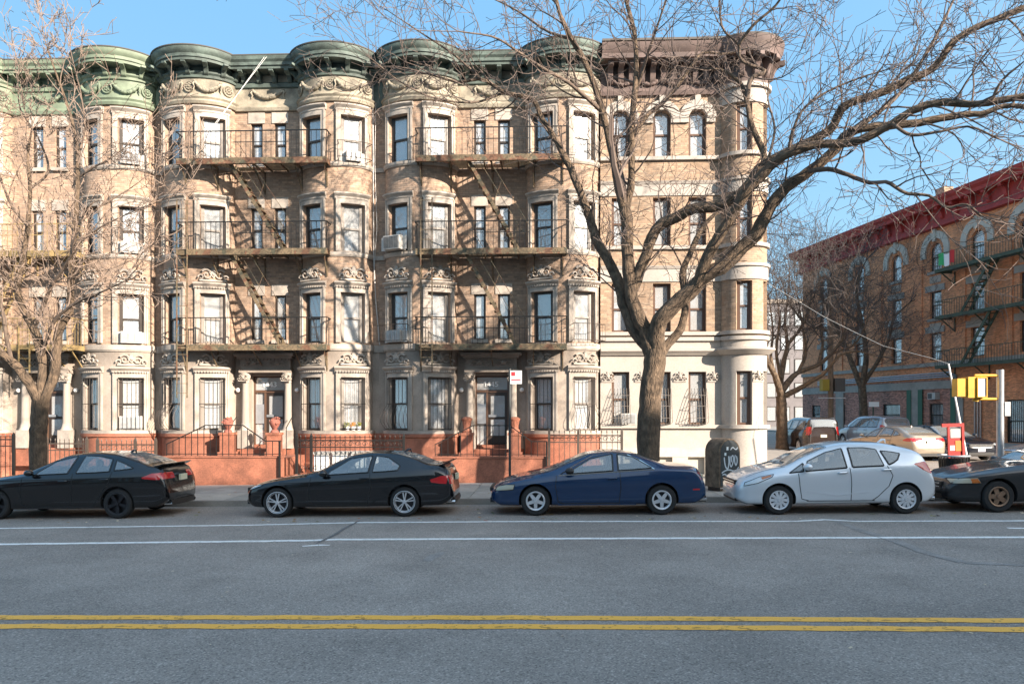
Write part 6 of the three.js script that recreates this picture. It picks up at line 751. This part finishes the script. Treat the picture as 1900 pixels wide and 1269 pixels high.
// ---------- street furniture ----------
{ const z = -18.7, x = X(946, z), g = thing('parking_sign', 'tall thin dark pole with a small white and red parking sign before stoop 1445', 'sign', [x, walkY(x), z]), y1 = Y(688, z) - walkY(x); new GB().tube([[0, -.1, 0], [0, y1 + .05, 0]], .032, 10, true).build('pole', std({ color: lin(.05, .055, .055), roughness: .5, metalness: .4 }), g); const p = new GB(); p.box(.02, .32, y1 - .33, y1, .035, .04); const m = p.build('sign_panel', M.white, g, 0); m.rotation.y = -.25; new GB().box(.05, .15, y1 - .13, y1 - .03, .041, .043).build('red_mark', std({ color: lin(.5, .04, .05) }), m, 0); new GB().box(.05, .29, y1 - .24, y1 - .21, .041, .043).build('red_mark', std({ color: lin(.5, .04, .05) }), m, 0); }
{ // arch-topped rusty cabinet with a painted tag
  const z = -19.6, x = X(1341, z), g = thing('street_cabinet', 'rusty arch-topped cabinet covered in pale graffiti beside the silver hatchback', 'cabinet', [x, walkY(x), z]); g.rotation.y = .50; const w = .33, h = 1.32, s = new THREE.Shape(); s.moveTo(-w, .12); s.lineTo(w, .12); s.lineTo(w, h - w); s.absarc(0, h - w, w, 0, Math.PI, false); s.closePath(); const e = new THREE.ExtrudeGeometry(s, { depth: .5, bevelEnabled: true, bevelSize: .02, bevelThickness: .02, bevelSegments: 2, curveSegments: 18 }); e.translate(0, 0, -.25);
  new GB().add(e).build('shell', std({ map: mottle(256, [.40, .34, .28], .9, 6, 47, .8, .5), roughness: .9 }), g, .5);
  const cv = document.createElement('canvas'); cv.width = 256; cv.height = 512; const c = cv.getContext('2d'); c.fillStyle = '#2b3336'; c.fillRect(0, 0, 256, 512); for (let i = 0; i < 500; i++) { c.fillStyle = rnd() < .5 ? 'rgba(70,78,80,.35)' : 'rgba(20,24,26,.4)'; c.fillRect(rnd() * 256, rnd() * 512, rr(2, 14), rr(2, 10)); } c.strokeStyle = '#b9c4cc'; c.lineCap = 'round'; c.lineJoin = 'round'; const st = (wd, ...p) => { c.lineWidth = wd; c.beginPath(); c.moveTo(p[0], p[1]); for (let i = 2; i < p.length; i += 4) c.quadraticCurveTo(p[i], p[i + 1], p[i + 2], p[i + 3]); c.stroke(); };
  st(15, 50, 180, 60, 300, 100, 290, 120, 240, 110, 170); st(13, 130, 170, 120, 280, 150, 270, 190, 200, 170, 160, 140, 160, 150, 220); st(14, 200, 160, 180, 220, 210, 260, 240, 230, 220, 170); st(12, 20, 330, 90, 290, 150, 310, 220, 330, 245, 280); st(13, 30, 350, 80, 330, 100, 400); st(12, 60, 420, 110, 340, 130, 410, 160, 330, 180, 400); st(10, 140, 100, 160, 60, 190, 90, 220, 110, 230, 80); st(9, 190, 350, 230, 380, 210, 420); c.fillStyle = '#c9d2d6'; c.fillRect(80, 70, 28, 34); c.fillRect(52, 128, 26, 30);
  const tx = new THREE.CanvasTexture(cv); tx.colorSpace = THREE.SRGBColorSpace; const fg = new THREE.ShapeGeometry(s, 18), uv = fg.attributes.uv, pp = fg.attributes.position; for (let i = 0; i < uv.count; i++) uv.setXY(i, (pp.getX(i) + w) / (2 * w), pp.getY(i) / h); fg.scale(.93, .97, 1); const fm = new THREE.Mesh(fg, std({ map: tx, roughness: .6 })); fm.name = 'painted_face'; fm.position.set(0, .02, .276); g.add(fm); for (const sx of [-1, 1]) new GB().box(sx * .28 - .03, sx * .28 + .03, 0, .13, -.2, .2).build('foot', M.iron, g, 0); }
{ // pedestrian signal
  const z = -19.2, x = X(1857, z), gy = walkY(x) - .14, g = thing('pedestrian_signal', 'grey signal pole carrying a yellow pedestrian signal box', 'traffic signal', [x, gy, z]), yt = Y(688, z) - gy, yh = [Y(741, z) - gy, Y(702, z) - gy]; new GB().tube([[0, -.1, 0], [0, .25, 0], [0, .3, 0], [0, yt, 0]], [.16, .16, .085, .082], 18, true).build('pole', M.steel, g, .8);
  const yel = std({ map: mottle(256, [.80, .60, .16], .3, 5, 49, 1), roughness: .5 }); for (const y of [yh[0] + .0, yh[1] + .05]) new GB().tube([[-.06, y, 0], [-.62, y, .0]], .035, 10, true).build('arm', yel, g, .8);
  const hd = new GB(); hd.box(-.86, -.42, yh[0] + .03, yh[1] + .01, -.16, .16); const hm = hd.build('signal_head', yel, g, 0); new GB().box(-1.10, -.865, yh[0] + .06, yh[1] - .03, -.14, .12).build('signal_head', yel, g, 0); hm.userData.label = 'yellow signal box'; const vs = new GB(); vs.box(-.66, -.64, yh[0] + .04, yh[1], .161, .2).box(-.44, -.42, yh[0] + .04, yh[1], .161, .2).box(-.64, -.44, yh[1] - .02, yh[1], .161, .2).box(-.64, -.44, yh[0] + .04, yh[0] + .06, .161, .2); vs.build('visor', yel, hm, 0); new GB().box(-.64, -.44, yh[0] + .06, yh[1] - .02, .162, .172).build('lens', M.white, hm, 0); new GB().tube([[-.6, yh[0] - .06, 0], [-.6, yh[0] + .03, 0]], .07, 10, true).build('coupling', yel, g);
  new GB().box(.06, .2, yt - 1.15, yt - .8, -.05, .09).build('push_button_box', M.steel, g, 0); new GB().box(.201, .207, yt - 1.1, yt - .98, -.02, .06).build('sticker', std({ color: lin(.25, .08, .4) }), g, 0); }
{ // litter basket with a broken red sign frame standing in it, leaning pole and its cable
  const z = -20.6, x = X(1771, z), gy = roadY(x) , g = thing('litter_basket', 'dark wire litter basket beneath a broken red sign frame', 'litter bin', [x, gy + .1, z]), h = Y(842, z) - gy - .1, s = new GB(); for (let k = 0; k < 28; k++) { const a = k / 28 * 6.283; s.bar([.3 * Math.cos(a), 0, .3 * Math.sin(a)], [.37 * Math.cos(a), h, .37 * Math.sin(a)], .02, .02); } s.build('wire_side', M.iron, g, 0); for (const q of [.05, .5, .97]) { const r = .3 + .07 * q, t = new GB(), pts = []; for (let k = 0; k <= 24; k++) pts.push([r * Math.cos(k / 24 * 6.283), h * q, r * Math.sin(k / 24 * 6.283)]); t.tube(pts, q > .9 ? .03 : .012, 6); t.build('hoop', q > .9 ? M.steel : M.iron, g); } new GB().add(new THREE.CylinderGeometry(.33, .28, h * .9, 20), mat4(0, h * .46, 0)).build('bin_liner', std({ color: lin(.02, .02, .02), roughness: .3 }), g);
  const red = std({ map: mottle(128, [.62, .12, .10], .4, 5, 53, .6), roughness: .6 }), f = thing('sign_frame', 'broken red sign frame with stickers propped in the litter basket', 'sign', [x + .02, gy + .1 + h * .9, z + .05]), yt = Y(785, z) - gy - .1 - h * .9; const fb = new GB(); fb.box(-.20, -.15, 0, yt - .08, -.03, .03).box(.17, .23, -.03, yt, -.03, .03).box(-.34, .17, yt - .09, yt, -.03, .03); fb.build('frame', red, f, 0); new GB().box(-.15, .17, .05, yt * .62, -.015, .0).build('panel', red, f, 0); new GB().box(-.12, .14, yt * .58, yt * .84, .002, .012).build('sticker', M.plastic, f, 0); new GB().box(-.14, -.02, yt * .22, yt * .36, .002, .01).build('sticker', M.white, f, 0); new GB().box(-.0, .15, yt * .2, yt * .5, .002, .01).build('sticker', std({ color: lin(.6, .2, .05) }), f, 0); f.rotation.z = .03;
  const A = onZ(1797, 846, z - .3), T = onZ(1761, 675, z - .3), p = thing('leaning_pole', 'thin pale pole leaning over the litter basket with a cable at its top', 'pole', [A[0], gy + .1, z - .3]); new GB().tube([[.12, 0, 0], [T[0] - A[0], T[1] - gy - .1, 0]], [.03, .022], 8, true).build('shaft', M.white, p); 
  const e = onZ(1423, 524, -24.9), pts = [[1727, 664, .08], [1640, 642, .35], [1590, 618, .5], [1530, 588, .68], [1470, 552, .86]].map(([a, b, t]) => onZ(a, b, (z - .3) * (1 - t) + -24.9 * t)), cb = new GB(), rel = v => [v[0] - A[0], v[1] - gy - .1, v[2] - z + .3]; cb.tube([T, ...pts, e].map(rel), .008, 5); cb.build('cable', M.plastic, p); }
{ // utility pole down the side street
  const z = -45, x = X(1542, z), g = thing('utility_pole', 'brown wooden pole with signal boxes and cross arms in the side street', 'pole', [x, walkY(x) - .14, z]), gy = walkY(x) - .14, y = p => Y(p, z) - gy; new GB().tube([[0, -.1, 0], [0, y(520), 0]], [.17, .14], 12, true).build('shaft', std({ map: mottle(128, [.42, .36, .30], .4, 5, 57, 1) }), g); new GB().box(.16, .75, y(727), y(703), -.3, .25).build('signal_box', M.plasticDark, g, 0); new GB().box(-.55, -.16, y(726), y(705), -.25, .25).build('signal_box', std({ color: lin(.25, .2, .03) }), g, 0); new GB().box(-.75, .8, y(740), y(738), .14, .2).build('cross_arm', M.steel, g, 0); new GB().box(-.15, .15, y(786), y(775), .17, .19).build('poster', M.white, g, 0);
  const s = thing('street_sign', 'small white and red sign on a green post by the brick wall', 'sign', [X(1621, -50), walkY(X(1621, -50)), -50]), gy2 = walkY(X(1621, -50)); new GB().tube([[0, -.1, 0], [0, Y(747, -50) - gy2, 0]], .05, 8).build('post', M.escapeGreen, s); new GB().box(-.3, .35, Y(755, -50) - gy2, Y(746, -50) - gy2, .05, .07).build('sign_panel', M.white, s, 0); }
{ const A = onZ(1423, 433, -25), B = onZ(1548, 437, -62), o = new GB(); o.tube([A, [(A[0] + B[0]) / 2, (A[1] + B[1]) / 2 - .1, (A[2] + B[2]) / 2], B], .014, 4); tag(o.build('overhead_wire', M.iron, scene), 'thin dark wire crossing the side street from the turret', 'wire'); }
scene.traverse(o => { if (o.isMesh) { o.castShadow = true; o.receiveShadow = true; } });
renderer.render(scene, camera);
